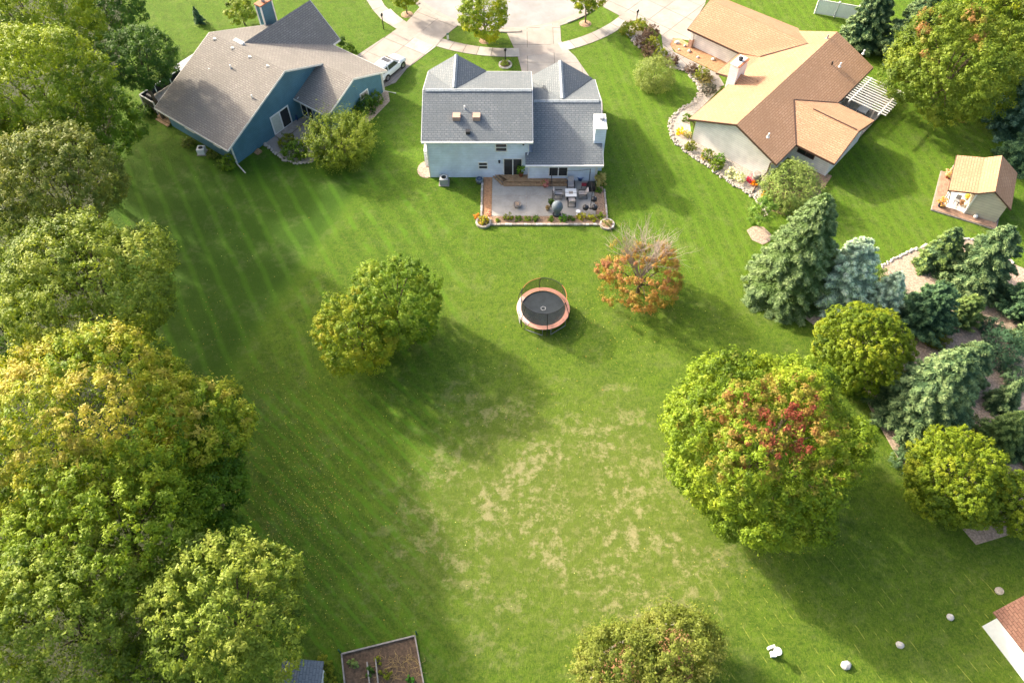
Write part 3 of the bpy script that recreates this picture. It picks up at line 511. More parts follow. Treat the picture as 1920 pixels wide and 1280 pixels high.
bn = root('bench', FR(12.9, 12.0, .3), 'dark framed bench on the deck by the pergola edge', 'bench'); obj('seat', MB().box(12.6, 13.3, 11.2, 12.6, .7, .78, FR), M['cushion'], bn); obj('backrest', MB().box(12.55, 12.65, 11.2, 12.6, .78, 1.2, FR), M['dark_metal'], bn)
for a_ in (12.65, 13.25):
    for b_ in (11.25, 12.55): obj('leg', MB().box(a_ - .03, a_ + .03, b_ - .03, b_ + .03, .3, .7, FR), M['dark_metal'], bn)
# ================================================================ garden shed with porch
FS = fr((41.7, 54.1), 63.7); S = root('garden_shed', FS(2.7, 2.8, 0), 'small sage shed with tan roof and open white porch', 'shed')
for i in range(7): obj('plank', MB().box(-.62 + i * .19, -.62 + i * .19 + .175, -.55, 5.35, .14, .2, FS), M['wood_red'], S)
for i in range(5): obj('plank', MB().box(.72, 5.3, -.55 + i * .2, -.55 + i * .2 + .185, .14, .2, FS), M['wood_red'], S)
obj('base', MB().box(-.7, 5.4, -.62, 5.45, 0, .138, FS), M['wood_grey'], S); obj('porch_floor', MB().box(.25, 5.2, .47, 2.35, .15, .21, FS), M['plastic_white'], S)
def prof(b): return (2.35 + (b + .05) / 2.35 * .62) if b < 2.3 else ((2.97 + (b - 2.3) / 1.2 * .75) if b < 3.5 else 3.72 - (b - 3.5) / 2.1 * 1.42)
obj('wall', MB().extrude([FS(.15, 2.35, .2), FS(.15, 5.2, .2), FS(.15, 5.2, prof(5.2) - .16), FS(.15, 3.5, 3.56), FS(.15, 2.35, prof(2.35) - .16)], FS(5.0, 0, 0) - FS(0, 0, 0)), M['siding_sage'], S)
obj('corner_trim', MB().box(.08, .2, 2.27, 2.4, .2, 2.8, FS), M['white'], S)
slope(S, [FS(0, -.05, 2.35), FS(0, 2.3, 2.97), FS(5.45, 2.3, 2.97), FS(5.45, -.05, 2.35)], 'roof_tan', .1); slope(S, [FS(0, 2.3, 2.97), FS(0, 3.5, 3.72), FS(5.45, 3.5, 3.72), FS(5.45, 2.3, 2.97)], 'roof_tan', .1); slope(S, [FS(0, 3.5, 3.72), FS(0, 5.6, 2.3), FS(5.45, 5.6, 2.3), FS(5.45, 3.5, 3.72)], 'roof_tan', .1)
trim(S, [(FS(0, -.05, 2.35), FS(0, 2.3, 2.97)), (FS(0, 2.3, 2.97), FS(0, 3.5, 3.72)), (FS(0, 3.5, 3.72), FS(0, 5.6, 2.3)), (FS(0, -.05, 2.35), FS(5.45, -.05, 2.35))], 'brown_trim', .1, .14)
for a_ in (.3, 5.1): obj('post', MB().box(a_ - .06, a_ + .06, .1, .22, .2, 2.3, FS), M['white'], S)
obj('rail', MB().beam(FS(.3, .6, .75), FS(2.6, .6, .75), .07, .1), M['black'], S)
cS = root('porch_chair', FS(1.2, 1.4, .21), 'dark wire chair on the white shed porch', 'chair')
obj('seat', MB().box(.95, 1.4, 1.15, 1.6, .58, .63, FS), M['grey_metal'], cS); obj('backrest', MB().box(1.36, 1.41, 1.15, 1.6, .63, 1.1, FS), M['grey_metal'], cS)
for a_ in (1.0, 1.36):
    for b_ in (1.18, 1.57): obj('leg', MB().box(a_ - .02, a_ + .02, b_ - .02, b_ + .02, .21, .58, FS), M['dark_metal'], cS)
# ================================================================ sheds at the lower edge
F4 = fr((32.13, 14.45), -66.4); s4 = root('garden_shed', F4(2, -2, 0), 'white-walled shed with red-brown roof cut by the lower right edge', 'shed')
obj('wall', MB().box(.05, 5.5, -5.0, 0, 0, 2.25, F4), M['fence_white'], s4)
slope(s4, [F4(-.35, .12, 2.25), F4(5.9, .12, 2.25), F4(5.9, -2.5, 3.4), F4(-.35, -2.5, 3.4)], 'roof_red', .1); slope(s4, [F4(-.35, -2.5, 3.4), F4(5.9, -2.5, 3.4), F4(5.9, -5.12, 2.25), F4(-.35, -5.12, 2.25)], 'roof_red', .1)
obj('gable_wall', MB().extrude([F4(.06, -.05, 2.2), F4(.06, -4.95, 2.2), F4(.06, -2.5, 3.25)], F4(.1, 0, 0) - F4(0, 0, 0)), M['fence_white'], s4)
s5 = root('garden_shed', (-13.3, 10.2, 0), 'small shed with blue-grey roof below the tree row', 'shed')
obj('wall', MB().box(-14.4, -12.3, 8.6, 11.4, 0, 2.15), M['siding_white'], s5)
slope(s5, [(-12.05, 8.3, 2.2), (-12.05, 11.65, 2.2), (-13.4, 11.65, 2.75), (-13.4, 8.3, 2.75)], 'roof_slate', .08); slope(s5, [(-13.4, 8.3, 2.75), (-13.4, 11.65, 2.75), (-14.7, 11.65, 2.2), (-14.7, 8.3, 2.2)], 'roof_slate', .08)
obj('gable_wall', MB().extrude([(-14.38, 11.28, 2.1), (-12.32, 11.28, 2.1), (-13.4, 11.28, 2.62)], (0, .1, 0)), M['siding_white'], s5)
# ---------------------------------------------------------------- patio of the grey-roofed house
paved('patio', [(-1.98, 52.95), (8.15, 52.95), (8.15, 57.84), (1.61, 57.84), (1.61, 58.39), (-1.98, 58.39)], .06, ['concrete_grey', 'concrete_grey'], 90, 2.75, 3.4, (-1.98, 52.95), 'stone')
struct('mulch_bed', sheet([(-2.85, 52.0), (-2.0, 52.0), (-2.0, 58.35), (-2.85, 58.35)], .05, .05), M['mulch_orange'])
struct('mulch_bed', sheet([(-2.0, 51.95), (9.1, 51.95), (9.1, 57.0), (8.17, 57.0), (8.17, 52.93), (-2.0, 52.93)], .05, .05), M['mulch'])
bw = root('border_wall', (-2.9, 55, 0), 'low wall of pale blocks along the left side of the patio bed', 'wall')
def blocks(rt, p, q, n, w=.2, h=.16, mat=('stone', 'stone_white', 'concrete')):
    p, q = Vector(p), Vector(q)
    for i in range(n):
        a_, b_ = p.lerp(q, (i + .04) / n), p.lerp(q, (i + .96) / n); k = Vector((0, 0, h + rnd.uniform(-.015, .015)))
        obj('block', MB().beam(a_ + k, b_ + k, w * rnd.uniform(.9, 1.1), h), M[rnd.choice(mat)], rt)
blocks(bw, (-2.98, 51.95, 0), (-2.98, 58.3, 0), 16)
bw2 = root('border_wall', (3, 51.8, 0), 'low wall of pale blocks along the front of the patio bed', 'wall'); blocks(bw2, (-2.2, 51.82, 0), (8.9, 51.82, 0), 30)
bw3 = root('border_wall', (9.2, 54, 0), 'low wall of pale blocks along the right side of the patio bed', 'wall'); blocks(bw3, (9.2, 52.2, 0), (9.2, 56.6, 0), 12, .16)
def ringbed(name, label, c, r, n, fill, h=.22, w=.18):
    rt = root(name, (c[0], c[1], 0), label, 'planter')
    for i in range(n):
        a0, a1 = 6.28319 * (i + .04) / n, 6.28319 * (i + .96) / n; P = lambda a, q, z: (c[0] + q * math.cos(a), c[1] + q * math.sin(a), z)
        obj('block', MB().hexa([P(a0, r - w, 0), P(a1, r - w, 0), P(a1, r, 0), P(a0, r, 0), P(a0, r - w, h), P(a1, r - w, h), P(a1, r, h), P(a0, r, h)]), M[rnd.choice(['stone', 'stone_white', 'concrete'])], rt)
    obj('bed_fill', MB().lathe((c[0], c[1], 0), [(r - w - .01, 0), (r - w - .01, h - .04), (.05, h)], 20), M[fill], rt); return rt
pc1, pc2, pc3 = W(906.5, 418), W(1138, 422), W(947.5, 122)
ringbed('round_planter', 'round block planter with red and yellow flowers at the patio corner', pc1, .76, 16, 'soil'); ringbed('round_planter', 'round block planter with dry plants below the kettle grills', pc2, .72, 16, 'mulch'); ringbed('round_planter', 'round white-edged planter at the foot of the front yard lamp', pc3, .78, 18, 'soil', .14)
# timber steps
st = root('timber_steps', (2.5, 57.6, 0), 'two-tier timber steps along the back doors of the grey-roofed house', 'steps')
for i in range(4): y = 57.42 + .245 * i; x1 = 1.6 if y > 57.75 else 5.6 - i * .15; obj('plank', MB().box(-1.35 + (3 - i) * .14, x1, y, y + .23, .3, .37), M['wood'], st)
for i in range(2): y = 57.0 + .2 * i; obj('plank', MB().box(-1.0 + (1 - i) * .16, 6.0 - .1 * i, y, y + .185, .15, .21), M['wood'], st)
for k, (z0, z1, y0) in enumerate(((.062, .295, 57.46), (.062, .145, 57.04))): obj('riser', MB().box(-.85, 5.3, y0, y0 + .04, z0, z1), M['wood'], st)
for i in range(3): obj('plank', MB().slab([(-1.95 + i * .22, 58.36, .21 + .16 * (i > 0)), (-1.75 + i * .22, 58.36, .21 + .16 * (i > 0)), (-.84 + i * .2, 57.2 + i * .2, .21 + .16 * (i > 0)), (-1.02 + i * .2, 57.1 + i * .2, .21 + .16 * (i > 0))], .06), M['wood'], st)
# fire table with four chairs
tc = W(1070, 366, .3); ft = root('fire_table', (tc[0], tc[1], .06), 'square white-topped fire table between four patio chairs', 'table')
mb = MB()
for x0, x1, y0, y1 in ((-.55, .55, -.55, -.2), (-.55, .55, .2, .55), (-.55, -.2, -.199, .199), (.2, .55, -.199, .199)): mb.box(tc[0] + x0, tc[0] + x1, tc[1] + y0, tc[1] + y1, .62, .67)
obj('table_top', mb, M['plastic_white'], ft); obj('base', MB().box(tc[0] - .42, tc[0] + .42, tc[1] - .42, tc[1] + .42, .062, .615), M['dark_metal'], ft); obj('burner', MB().box(tc[0] - .198, tc[0] + .198, tc[1] - .198, tc[1] + .198, .616, .65), M['wood_grey'], ft)
def chair(label, loc, rz):
    c = root('patio_chair', loc, label, 'chair', 'chairs round the fire table', rz)
    obj('seat', MB().box(-.3, .3, -.3, .32, .36, .48), M['cushion'], c, True); obj('backrest', MB().hexa([(-.3, -.42, .46), (.3, -.42, .46), (.3, -.3, .46), (-.3, -.3, .46), (-.3, -.6, 1.0), (.3, -.6, 1.0), (.3, -.48, 1.0), (-.3, -.48, 1.0)]), M['cushion'], c, True)
    for s_ in (-1, 1):
        x = .36 * s_; obj('arm', MB().beam((x, -.42, .66), (x, .34, .62), .07, .05), M['dark_metal'], c, True)
        obj('leg', MB().tube([(x, .32, .6), (x, .32, .03), (x, -.5, .03), (x, -.42, .62)], .028), M['dark_metal'], c, True)
    obj('frame', MB().tube([(-.36, -.5, .03), (.36, -.5, .03)], .028), M['dark_metal'], c, True)
    return c
for lb, (u, v), rz in (('cushioned patio chair left of the fire table', (1047.5, 369), -90), ('cushioned patio chair right of the fire table', (1091, 369), 90), ('cushioned patio chair between the timber steps and the fire table', (1070, 352), 180), ('cushioned patio chair in front of the fire table with its back to the lawn', (1071.5, 382), 0)):
    q = W(u, v, .06); chair(lb, q, math.radians(rz))
def kettle(label, u, v):
    q = W(u, v, .75); k = root('kettle_grill', (q[0], q[1], .06), label, 'grill', 'kettle grills')
    obj('bowl', MB().lathe((0, 0, .38), [(.05, 0), (.2, .04), (.285, .16), (.3, .28)], 20), M['black'], k, True, True); obj('lid', MB().lathe((0, 0, .665), [(.305, 0), (.29, .09), (.21, .19), (.1, .23), (.02, .24)], 20), M['black'], k, True, True)
    obj('handle', MB().tube([(-.07, 0, .9), (-.05, 0, .96), (.05, 0, .96), (.07, 0, .9)], .015), M['dark_metal'], k, True)
    for i in range(3): a_ = 2.1 * i + .5; obj('leg', MB().tube([(.15 * math.cos(a_), .15 * math.sin(a_), .5), (.3 * math.cos(a_), .3 * math.sin(a_), 0)], .016), M['chrome'], k, True)
    obj('vent', MB().lathe((.1, .06, .86), [(.05, 0), (.05, .035), (.01, .04)], 10), M['chrome'], k, True)
kettle('black kettle grill on the patio, nearest the house', 1114, 373); kettle('black kettle grill left of the two by the front bed', 1098.3, 388.5); kettle('black kettle grill in the front right patio corner', 1114.8, 388.5)
q = W(1044, 402, .06); eg = root('covered_chair', q, 'dark grey pear-shaped covered chair at the front edge of the patio', 'covered chair')
obj('cover', MB().lathe(q, [(.3, .0), (.2, .12), (.3, .4), (.5, .8), (.55, 1.1), (.47, 1.4), (.26, 1.6), (.03, 1.68)], 20), M['cover'], eg, smooth=True); obj('stand', MB().lathe(q, [(.42, 0), (.42, .05), (.05, .06)], 16), M['dark_metal'], eg)
q = W(970, 387, .06); fp = root('fire_pit', q, 'round dark fire pit holding pale logs on the patio', 'fire pit')
obj('bowl', MB().lathe(q, [(.22, .08), (.36, .12), (.4, .38), (.37, .4), (.34, .3), (.05, .28)], 20), M['wood_grey'], fp, smooth=True)
for i in range(3): a_ = 2.1 * i; obj('leg', MB().tube([q + Vector((.3 * math.cos(a_), .3 * math.sin(a_), 0)), q + Vector((.3 * math.cos(a_), .3 * math.sin(a_), .15))], .03), M['dark_metal'], fp)
mb = MB()
for i in range(7): mb.rock((q[0] + rnd.uniform(-.18, .18), q[1] + rnd.uniform(-.18, .18), q[2] + .33), .1)
obj('logs', mb, M['ember'], fp)
q = W(1084, 396, .5); sdt = root('side_table', (q[0], q[1], .06), 'small round white table beside the kettle grills', 'table'); obj('table_top', MB().lathe((q[0], q[1], .48), [(.23, 0), (.23, .04), (.02, .045)], 18), M['plastic_white'], sdt); obj('leg', MB().lathe((q[0], q[1], .06), [(.16, 0), (.03, .05), (.03, .42)], 10), M['plastic_white'], sdt)
q = W(1087.5, 337, .06); bk = root('bucket', q, 'blue plastic tub against the back wall', 'tub'); obj('body', MB().lathe(q, [(.22, 0), (.3, .42), (.33, .43), (.31, .38), (.2, .06)], 16), M['blue'], bk, smooth=True); obj('rim', MB().ring(q + Vector((0, 0, .43)), .32, .025, 18), M['blue'], bk)
q = W(1101, 356, .06); gg = root('gas_grill', q, 'black grill cart with dark red side shelf in the patio corner', 'grill'); x, y = q[0], q[1]
obj('cart', MB().box(x - .1, x + .75, y - .3, y + .25, .1, .75), M['black'], gg); obj('hood', MB().hexa([(x - .08, y - .28, .75), (x + .73, y - .28, .75), (x + .73, y + .23, .75), (x - .08, y + .23, .75), (x, y - .12, 1.08), (x + .65, y - .12, 1.08), (x + .65, y + .12, 1.08), (x, y + .12, 1.08)]), M['black'], gg); obj('side_shelf', MB().box(x - .6, x - .11, y - .12, y + .3, .66, .72), M['red_cloth'], gg); obj('shelf_leg', MB().box(x - .58, x - .54, y + .2, y + .24, .06, .66), M['dark_metal'], gg)
for dx in (.0, .6): obj('wheel', MB().lathe((x + dx, y - .2, .06), [(.04, 0), (.08, .03), (.04, .06)], 8), M['tyre'], gg)
PP = []
for lb, u, v in (('thin dark string light pole near the pink flower pot', 1033, 348), ('thin dark string light pole beside the pear-shaped covered chair', 1034.5, 388), ('thin dark string light pole by the grill cart', 1103.5, 349), ('thin dark string light pole between the kettle grills', 1107, 391)):
    q = W(u, v, .06); o = root('light_pole', q, lb, 'pole', 'string light poles'); obj('shaft', MB().tube([q, q + Vector((0, 0, 2.25))], .035), M['dark_metal'], o); obj('foot', MB().lathe(q, [(.14, 0), (.12, .05), (.04, .08)], 10), M['dark_metal'], o); PP.append(q + Vector((0, 0, 2.22)))
mb = MB()
for a_, b_ in ((0, 2), (2, 3), (3, 1), (1, 0)):
    pts = [PP[a_].lerp(PP[b_], t / 8) - Vector((0, 0, .25 * math.sin(math.pi * t / 8))) for t in range(9)]; mb.tube(pts, .014, 4)
tag(obj('string_light_cable', mb, M['dark_metal']), 'thin dark cable strung between the four patio poles', 'cable')
def pot(label, u, v, r, h, mat, z=.06):
    q = W(u, v, z); o = root('plant_pot', q, label, 'plant pot'); obj('pot', MB().lathe(q, [(r * .7, 0), (r, h), (r * 1.08, h), (r * .85, h - .03)], 14), M[mat], o, smooth=True); return o, q
# small things round the grey-roofed house
def ac(label, q, s=.42, h=.75, mat='grey_metal'):
    o = root('air_conditioner', q, label, 'air conditioner'); obj('pad', MB().box(q[0] - s * 1.25, q[0] + s * 1.25, q[1] - s * 1.25, q[1] + s * 1.25, 0, .08), M['concrete'], o)
    obj('cabinet', MB().box(q[0] - s, q[0] + s, q[1] - s, q[1] + s, .082, h), M[mat], o); obj('fan_ring', MB().ring((q[0], q[1], h + .02), s * .72, .04, 18), M['white'], o); obj('fan', MB().lathe((q[0], q[1], h), [(s * .66, 0), (s * .66, .012), (.02, .014)], 16), M['dark_metal'], o)
ac('grey air conditioner against the pale blue wall', W(833, 343)); ac('white air conditioner beside the dark blue wall', W(380, 287), .38, .7, 'plastic_white')
q = W(899, 342); hr = root('hose_reel', q, 'grey-blue hose reel box beside the patio bed', 'hose reel'); obj('drum', MB().lathe(q, [(.3, 0), (.36, .3), (.38, .45), (.3, .5), (.05, .5)], 16), M['cover'], hr, smooth=True); obj('hose_coil', MB().ring(q + Vector((0, 0, .5)), .22, .06, 18), M['blue_dark'], hr)
q = W(800, 318); struct('mulch_bed', sheet([(q[0] + .95 * math.cos(t * .4), q[1] + 1.25 * math.sin(t * .4)) for t in range(16)], .03, .03), M['mulch_pink'])
# lamp posts
def lamp(label, u, v, h):
    q = W(u, v); o = root('lamp_post', q, label, 'lamp post', 'yard lamp posts'); obj('pole', MB().tube([q, q + Vector((0, 0, h * .82))], .055, 8), M['black'], o); obj('lantern', MB().lathe(q + Vector((0, 0, h * .82)), [(.05, 0), (.13, .08), (.15, .3), (.18, .33), (.03, .45)], 8), M['black'], o)
lamp('black lamp post in the round white-edged planter', 947.5, 118, 1.8); lamp('black lamp post on the lawn near the white SUV driveway', 719.5, 55, 2.0); lamp('black lamp post among the shrubs by the tan house drive', 1192, 48, 2.0)
q = W(840, 74); ut = root('utility_marker', q, 'short pale yellow utility post on the street verge', 'post'); obj('post', MB().box(q[0] - .12, q[0] + .12, q[1] - .1, q[1] + .1, 0, .65), M['off_white'], ut); obj('cap', MB().box(q[0] - .14, q[0] + .14, q[1] - .12, q[1] + .12, .65, .72), M['green_post'], ut)
# white privacy fence
fa, fb = W(1527, 26), W(1640, 46); fd = (fb - fa); fe = root('fence', fa, 'white vinyl panel fence behind the dark spruce', 'fence')
for i in range(4):
    p_ = fa + fd * (i / 3); obj('post', MB().box(p_[0] - .07, p_[0] + .07, p_[1] - .07, p_[1] + .07, 0, 1.95), M['plastic_white'], fe); obj('post_cap', MB().box(p_[0] - .09, p_[0] + .09, p_[1] - .09, p_[1] + .09, 1.95, 2.02), M['plastic_white'], fe)
    if i < 3:
        for j in range(12):
            a_, b_ = fa + fd * ((i + (j + .3) / 12.4) / 3), fa + fd * ((i + (j + 1.27) / 12.4) / 3); obj('board', MB().beam(a_ + Vector((0, 0, 1.82)), b_ + Vector((0, 0, 1.82)), .04, 1.72), M['fence_white'], fe)
        for z in (1.88, .22): obj('rail', MB().beam(fa + fd * ((i + .03) / 3) + Vector((0, 0, z)), fa + fd * ((i + .97) / 3) + Vector((0, 0, z)), .075, .14), M['plastic_white'], fe)
# ---------------------------------------------------------------- trampoline
tp = Vector((2.72, 41.06, 0)); t = root('trampoline', tp, 'round trampoline with salmon safety pad and black net enclosure', 'trampoline')
z0 = .92
def sect(r0, r1, a0, a1, zz, th, n=9):
    mb = MB(); 
    for i in range(n):
        x0, x1 = a0 + (a1 - a0) * i / n, a0 + (a1 - a0) * (i + 1) / n; P = lambda a, r, z: (tp[0] + r * math.cos(a), tp[1] + r * math.sin(a), z)
        mb.hexa([P(x0, r0, zz - th), P(x1, r0, zz - th), P(x1, r1, zz - th), P(x0, r1, zz - th), P(x0, r0, zz), P(x1, r0, zz), P(x1, r1, zz - .03), P(x0, r1, zz - .03)])
    return mb
for i in range(8):
    a0 = math.radians(45 * i + 8); obj('pad', sect(1.92, 2.31, a0 + .006, a0 + math.pi / 4 - .006, z0 + .05, .05), M['pad_sheen' if i in (3, 4) else 'pad'], t)  # left pads paler: glossy reflection painted into their colour
obj('mat', MB().lathe(tp, [(1.93, z0 - .06), (1.93, z0 - .03), (1.0, z0 - .035), (.02, z0 - .04)], 48), M['mat_dark'], t)
for i in range(10):
    a_ = 6.28319 * i / 10; obj('mat_mark', MB().lathe(tp + Vector((.2 * math.cos(a_), .2 * math.sin(a_), z0 - .025)), [(.035, 0), (.035, .004), (.005, .005)], 6), M['plastic_white'], t)
obj('frame', MB().ring(tp + Vector((0, 0, z0 - .08)), 2.24, .04, 48), M['grey_metal'], t)
nm = MB(); nm.add([(tp[0] + r * math.cos(6.28319 * k / 48), tp[1] + r * math.sin(6.28319 * k / 48), z) for r, z in ((1.95, z0 + .055), (1.97, 1.75), (1.93, 2.66)) for k in range(48)], [(i * 48 + k, i * 48 + (k + 1) % 48, (i + 1) * 48 + (k + 1) % 48, (i + 1) * 48 + k) for i in range(2) for k in range(48)]); obj('net', nm, M['net'], t)
for i in range(6):
    a0 = math.radians(-83 + 60 * i); a1 = a0 + math.radians(58)
    obj('top_rail', MB().ring(tp + Vector((0, 0, 2.68)), 1.95, .03, 14, 6, 0, a0, a1), M['orange' if i in (1, 3) else 'dark_metal'], t)
    d = Vector((math.cos(a0), math.sin(a0), 0)); obj('pole', MB().tube([tp + d * 2.36 + Vector((0, 0, .05)), tp + d * 2.36 + Vector((0, 0, 1.3)), tp + d * 2.2 + Vector((0, 0, 1.9)), tp + d * 1.97 + Vector((0, 0, 2.72))], .032), M['dark_metal'], t)
    am = a0 + math.radians(30); l0, l1 = a0 + .16, a0 + .88; P = lambda a, r, z: tp + Vector((r * math.cos(a), r * math.sin(a), z))
    obj('leg', MB().tube([P(l0, 2.24, z0 - .1), P(l0, 2.28, .04), P(l1, 2.28, .04), P(l1, 2.24, z0 - .1)], .03), M['grey_metal'], t)
mb = MB()                                                             # dark lettering on the pale pad
for i in range(11):
    a_ = math.radians(192 + i * 4.2); P = lambda a, r: (tp[0] + r * math.cos(a), tp[1] + r * math.sin(a), z0 + .045)
    for (x0, x1, y0, y1) in ((-.018, -.006, 2.17, 2.27), (-.018, .018, 2.25, 2.27) if i % 2 else (-.018, .018, 2.2, 2.22), (.006, .018, 2.17, 2.27) if i % 3 else (-.018, .018, 2.17, 2.19)):
        mb.slab([P(a_ + x0, y0), P(a_ + x1, y0), P(a_ + x1, y1), P(a_ + x0, y1)], .006)
obj('lettering', mb, M['black'], t)
# ---------------------------------------------------------------- white SUV
cpos = Vector((-13.95, 75.55, .034)); car = root('car', cpos, 'white SUV with roof rails parked on the blue house driveway', 'car', None, math.radians(56.9))
def loft(secs, mb=None):
    mb = mb or MB(); n = len(secs[0]); vv = [p for s_ in secs for p in s_]
    return mb.add(vv, [(i * n + k, i * n + (k + 1) % n, (i + 1) * n + (k + 1) % n, (i + 1) * n + k) for i in range(len(secs) - 1) for k in range(n)] + [tuple(range(n)), tuple(range((len(secs) - 1) * n, len(secs) * n))])
def csec(x, w, zb, zt): return [(x, -w * .9, zb), (x, -w, zb + .12), (x, -w, zt - .22), (x, -w * .93, zt - .05), (x, -w * .6, zt), (x, w * .6, zt), (x, w * .93, zt - .05), (x, w, zt - .22), (x, w, zb + .12), (x, w * .9, zb)]
obj('body', loft([csec(-2.28, .80, .45, .98), csec(-2.15, .9, .36, 1.06), csec(-1.2, .93, .30, 1.08), csec(.9, .93, .30, 1.08), csec(1.5, .92, .32, 1.02), csec(2.0, .88, .36, .93), csec(2.24, .74, .42, .78)]), M['car_paint'], car, True, True)
def gsec(x, w, z0_, z1, w1): return [(x, -w, z0_), (x, -w1, z1 - .06), (x, -w1 * .82, z1), (x, w1 * .82, z1), (x, w1, z1 - .06), (x, w, z0_)]
obj('cabin', loft([gsec(-2.2, .84, 1.0, 1.04, .84), gsec(-1.95, .84, 1.0, 1.62, .72), gsec(-1.2, .86, 1.0, 1.71, .74), gsec(-.2, .86, 1.0, 1.70, .74), gsec(.15, .86, 1.0, 1.64, .72), gsec(1.05, .86, 1.0, 1.06, .84)]), M['car_paint'], car, True)
ws = obj('windscreen', MB().slab([(.24, -.66, 1.635), (.24, .66, 1.635), (.98, .78, 1.125), (.98, -.78, 1.125)], .02), M['panel_dark'], car, True)
obj('rear_window', MB().slab([(-2.0, -.62, 1.6), (-2.0, .62, 1.6), (-2.19, .72, 1.16), (-2.19, -.72, 1.16)], .02), M['panel_dark'], car, True)
for s_ in (-1, 1):
    obj('side_window', MB().extrude([(-.95, s_ * .872, 1.1), (.72, s_ * .872, 1.1), (.2, s_ * .765, 1.58), (-.9, s_ * .765, 1.62)], (0, s_ * .012, 0)), M['panel_dark'], car, True)
    obj('side_window', MB().extrude([(-1.9, s_ * .868, 1.14), (-1.1, s_ * .872, 1.1), (-1.05, s_ * .765, 1.6), (-1.75, s_ * .76, 1.56)], (0, s_ * .012, 0)), M['panel_dark'], car, True)
    obj('roof_rail', MB().tube([(-1.8, s_ * .62, 1.69), (-1.7, s_ * .62, 1.76), (-.2, s_ * .62, 1.76), (-.1, s_ * .62, 1.7)], .025), M['grey_metal'], car, True)
    obj('tail_light', MB().box(-2.3, -2.14, s_ * .72 - .12, s_ * .72 + .12, .78, 1.02), M['tail_light'], car, True); obj('headlight', MB().box(2.02, 2.2, s_ * .66 - .14, s_ * .66 + .14, .66, .8), M['chrome'], car, True); obj('mirror', MB().box(.6, .75, s_ * .99 - .08, s_ * .99 + .08, 1.06, 1.2), M['car_paint'], car, True)
    obj('sill', MB().box(-1.0, .95, s_ * .9 - .04, s_ * .9 + .04, .26, .36), M['black'], car, True)
    for x in (-1.38, 1.42):
        def wl_(r0, r1, d0, d1): 
            mb = MB(); n = 18; vv = [(x + r * math.cos(6.28319 * k / n), s_ * d, .36 + r * math.sin(6.28319 * k / n)) for r, d in ((r0, d0), (r1, d0), (r1, d1), (r0, d1)) for k in range(n)]
            return mb.add(vv, [(i * n + k, i * n + (k + 1) % n, ((i + 1) % 4) * n + (k + 1) % n, ((i + 1) % 4) * n + k) for i in range(4) for k in range(n)])
        wh = obj('wheel', wl_(.2, .36, .72, .96), M['tyre'], car, True); obj('rim', wl_(.04, .23, .85, .965), M['chrome'], wh); obj('wheel_arch', wl_(.37, .44, .8, .945), M['black'], car, True)
obj('sunroof', MB().box(-.55, .02, -.5, .5, 1.70, 1.722), M['panel_dark'], car, True)
for x in (-1.5, -.9): obj('cross_bar', MB().box(x - .03, x + .03, -.64, .64, 1.75, 1.78), M['grey_metal'], car, True)
obj('bonnet_seam', MB().box(1.06, 1.09, -.7, .7, 1.05, 1.082), M['black'], car, True)
# ---------------------------------------------------------------- beside the blue house
struct('patio', sheet(w2([(494, 268), (540, 233), (604, 202), (642, 222), (604, 288), (585, 305), (556, 306), (520, 290)]), .02, .03), M['concrete'])
struct('mulch_bed', sheet(w2([(676, 218), (700, 196), (716, 168), (728, 172), (731, 190), (700, 222), (682, 236)]), .03, .03), M['mulch_pink'])
stones('border_stones', 'pale stone edging round the blue house patio bed', [(494, 268), (508, 282), (530, 300), (556, 307), (580, 306)], .18, R, .12, step=.7)
q = W(551, 222, .02); wc = root('covered_chair', q, 'dark blue covered chair in the corner of the blue house patio', 'covered chair'); obj('cover', MB().hexa([q + Vector(p) for p in ((-.5, -.45, 0), (.5, -.45, 0), (.5, .45, 0), (-.5, .45, 0), (-.42, -.35, .6), (.42, -.35, .6), (.42, .38, .95), (-.42, .38, .95))]), M['blue_dark'], wc); obj('foot', MB().box(q[0] - .52, q[0] + .52, q[1] - .47, q[1] - .455, 0, .08), M['dark_metal'], wc)
Fq = FL; dk = root('door_step', Fq(-.3, 7.4, 0), 'grey timber step below the curtained patio door', 'step')
for i in range(4): obj('plank', MB().box(.46 - .28 * (i + 1), .46 - .28 * i - .02, 6.0, 9.1, .1, .17, Fq), M['wood_grey'], dk)
obj('frame', MB().box(-.6, .42, 6.1, 9.0, .02, .098, Fq), M['wood_grey'], dk)
q = W(483, 281); pl = root('board_stack', q, 'small stack of pale boards beside the blue gable wall', 'boards')
for i in range(4): obj('board', MB().box(-.25, .35, 2.9 + .16 * i, 3.03 + .16 * i, .02, .1 + .05 * i, Fq), M['wood'], pl)
q = FR(-.6, 8.9, 0); br_ = root('rain_barrel', q, 'grey-brown rain barrel at the corner of the white gable wall', 'barrel'); obj('barrel', MB().lathe(q, [(.36, 0), (.44, .4), (.44, .7), (.38, 1.05), (.34, 1.06), (.05, 1.0)], 18), M['wood_grey'], br_, smooth=True); obj('hoop', MB().ring((q[0], q[1], .75), .445, .02, 20), M['dark_metal'], br_)
# rocks on the orange mulch
for i, (u, v, s_) in enumerate(((1270, 81, .3), (1284, 87, .24), (1292, 97, .26), (1308, 108, .18), (1337, 112, .24), (1273, 94, .16))):
    lb = ['largest pale rock on the orange mulch, at its rounded end', 'pale rock on orange mulch nearest the brick post foot', 'white rock in the middle of the orange mulch', 'small pale rock lying midway along the orange mulch strip', 'pale rock on orange mulch nearest the tan porch roof', 'small low rock on orange mulch nearest the garden path'][i]
    q = W(u, v, .05); tag(obj('rock', MB().rock((q[0], q[1], .05 + s_ * .35), s_, s_ * .7, R), M['stone_white']), lb, 'rock', 'rocks on the orange mulch')
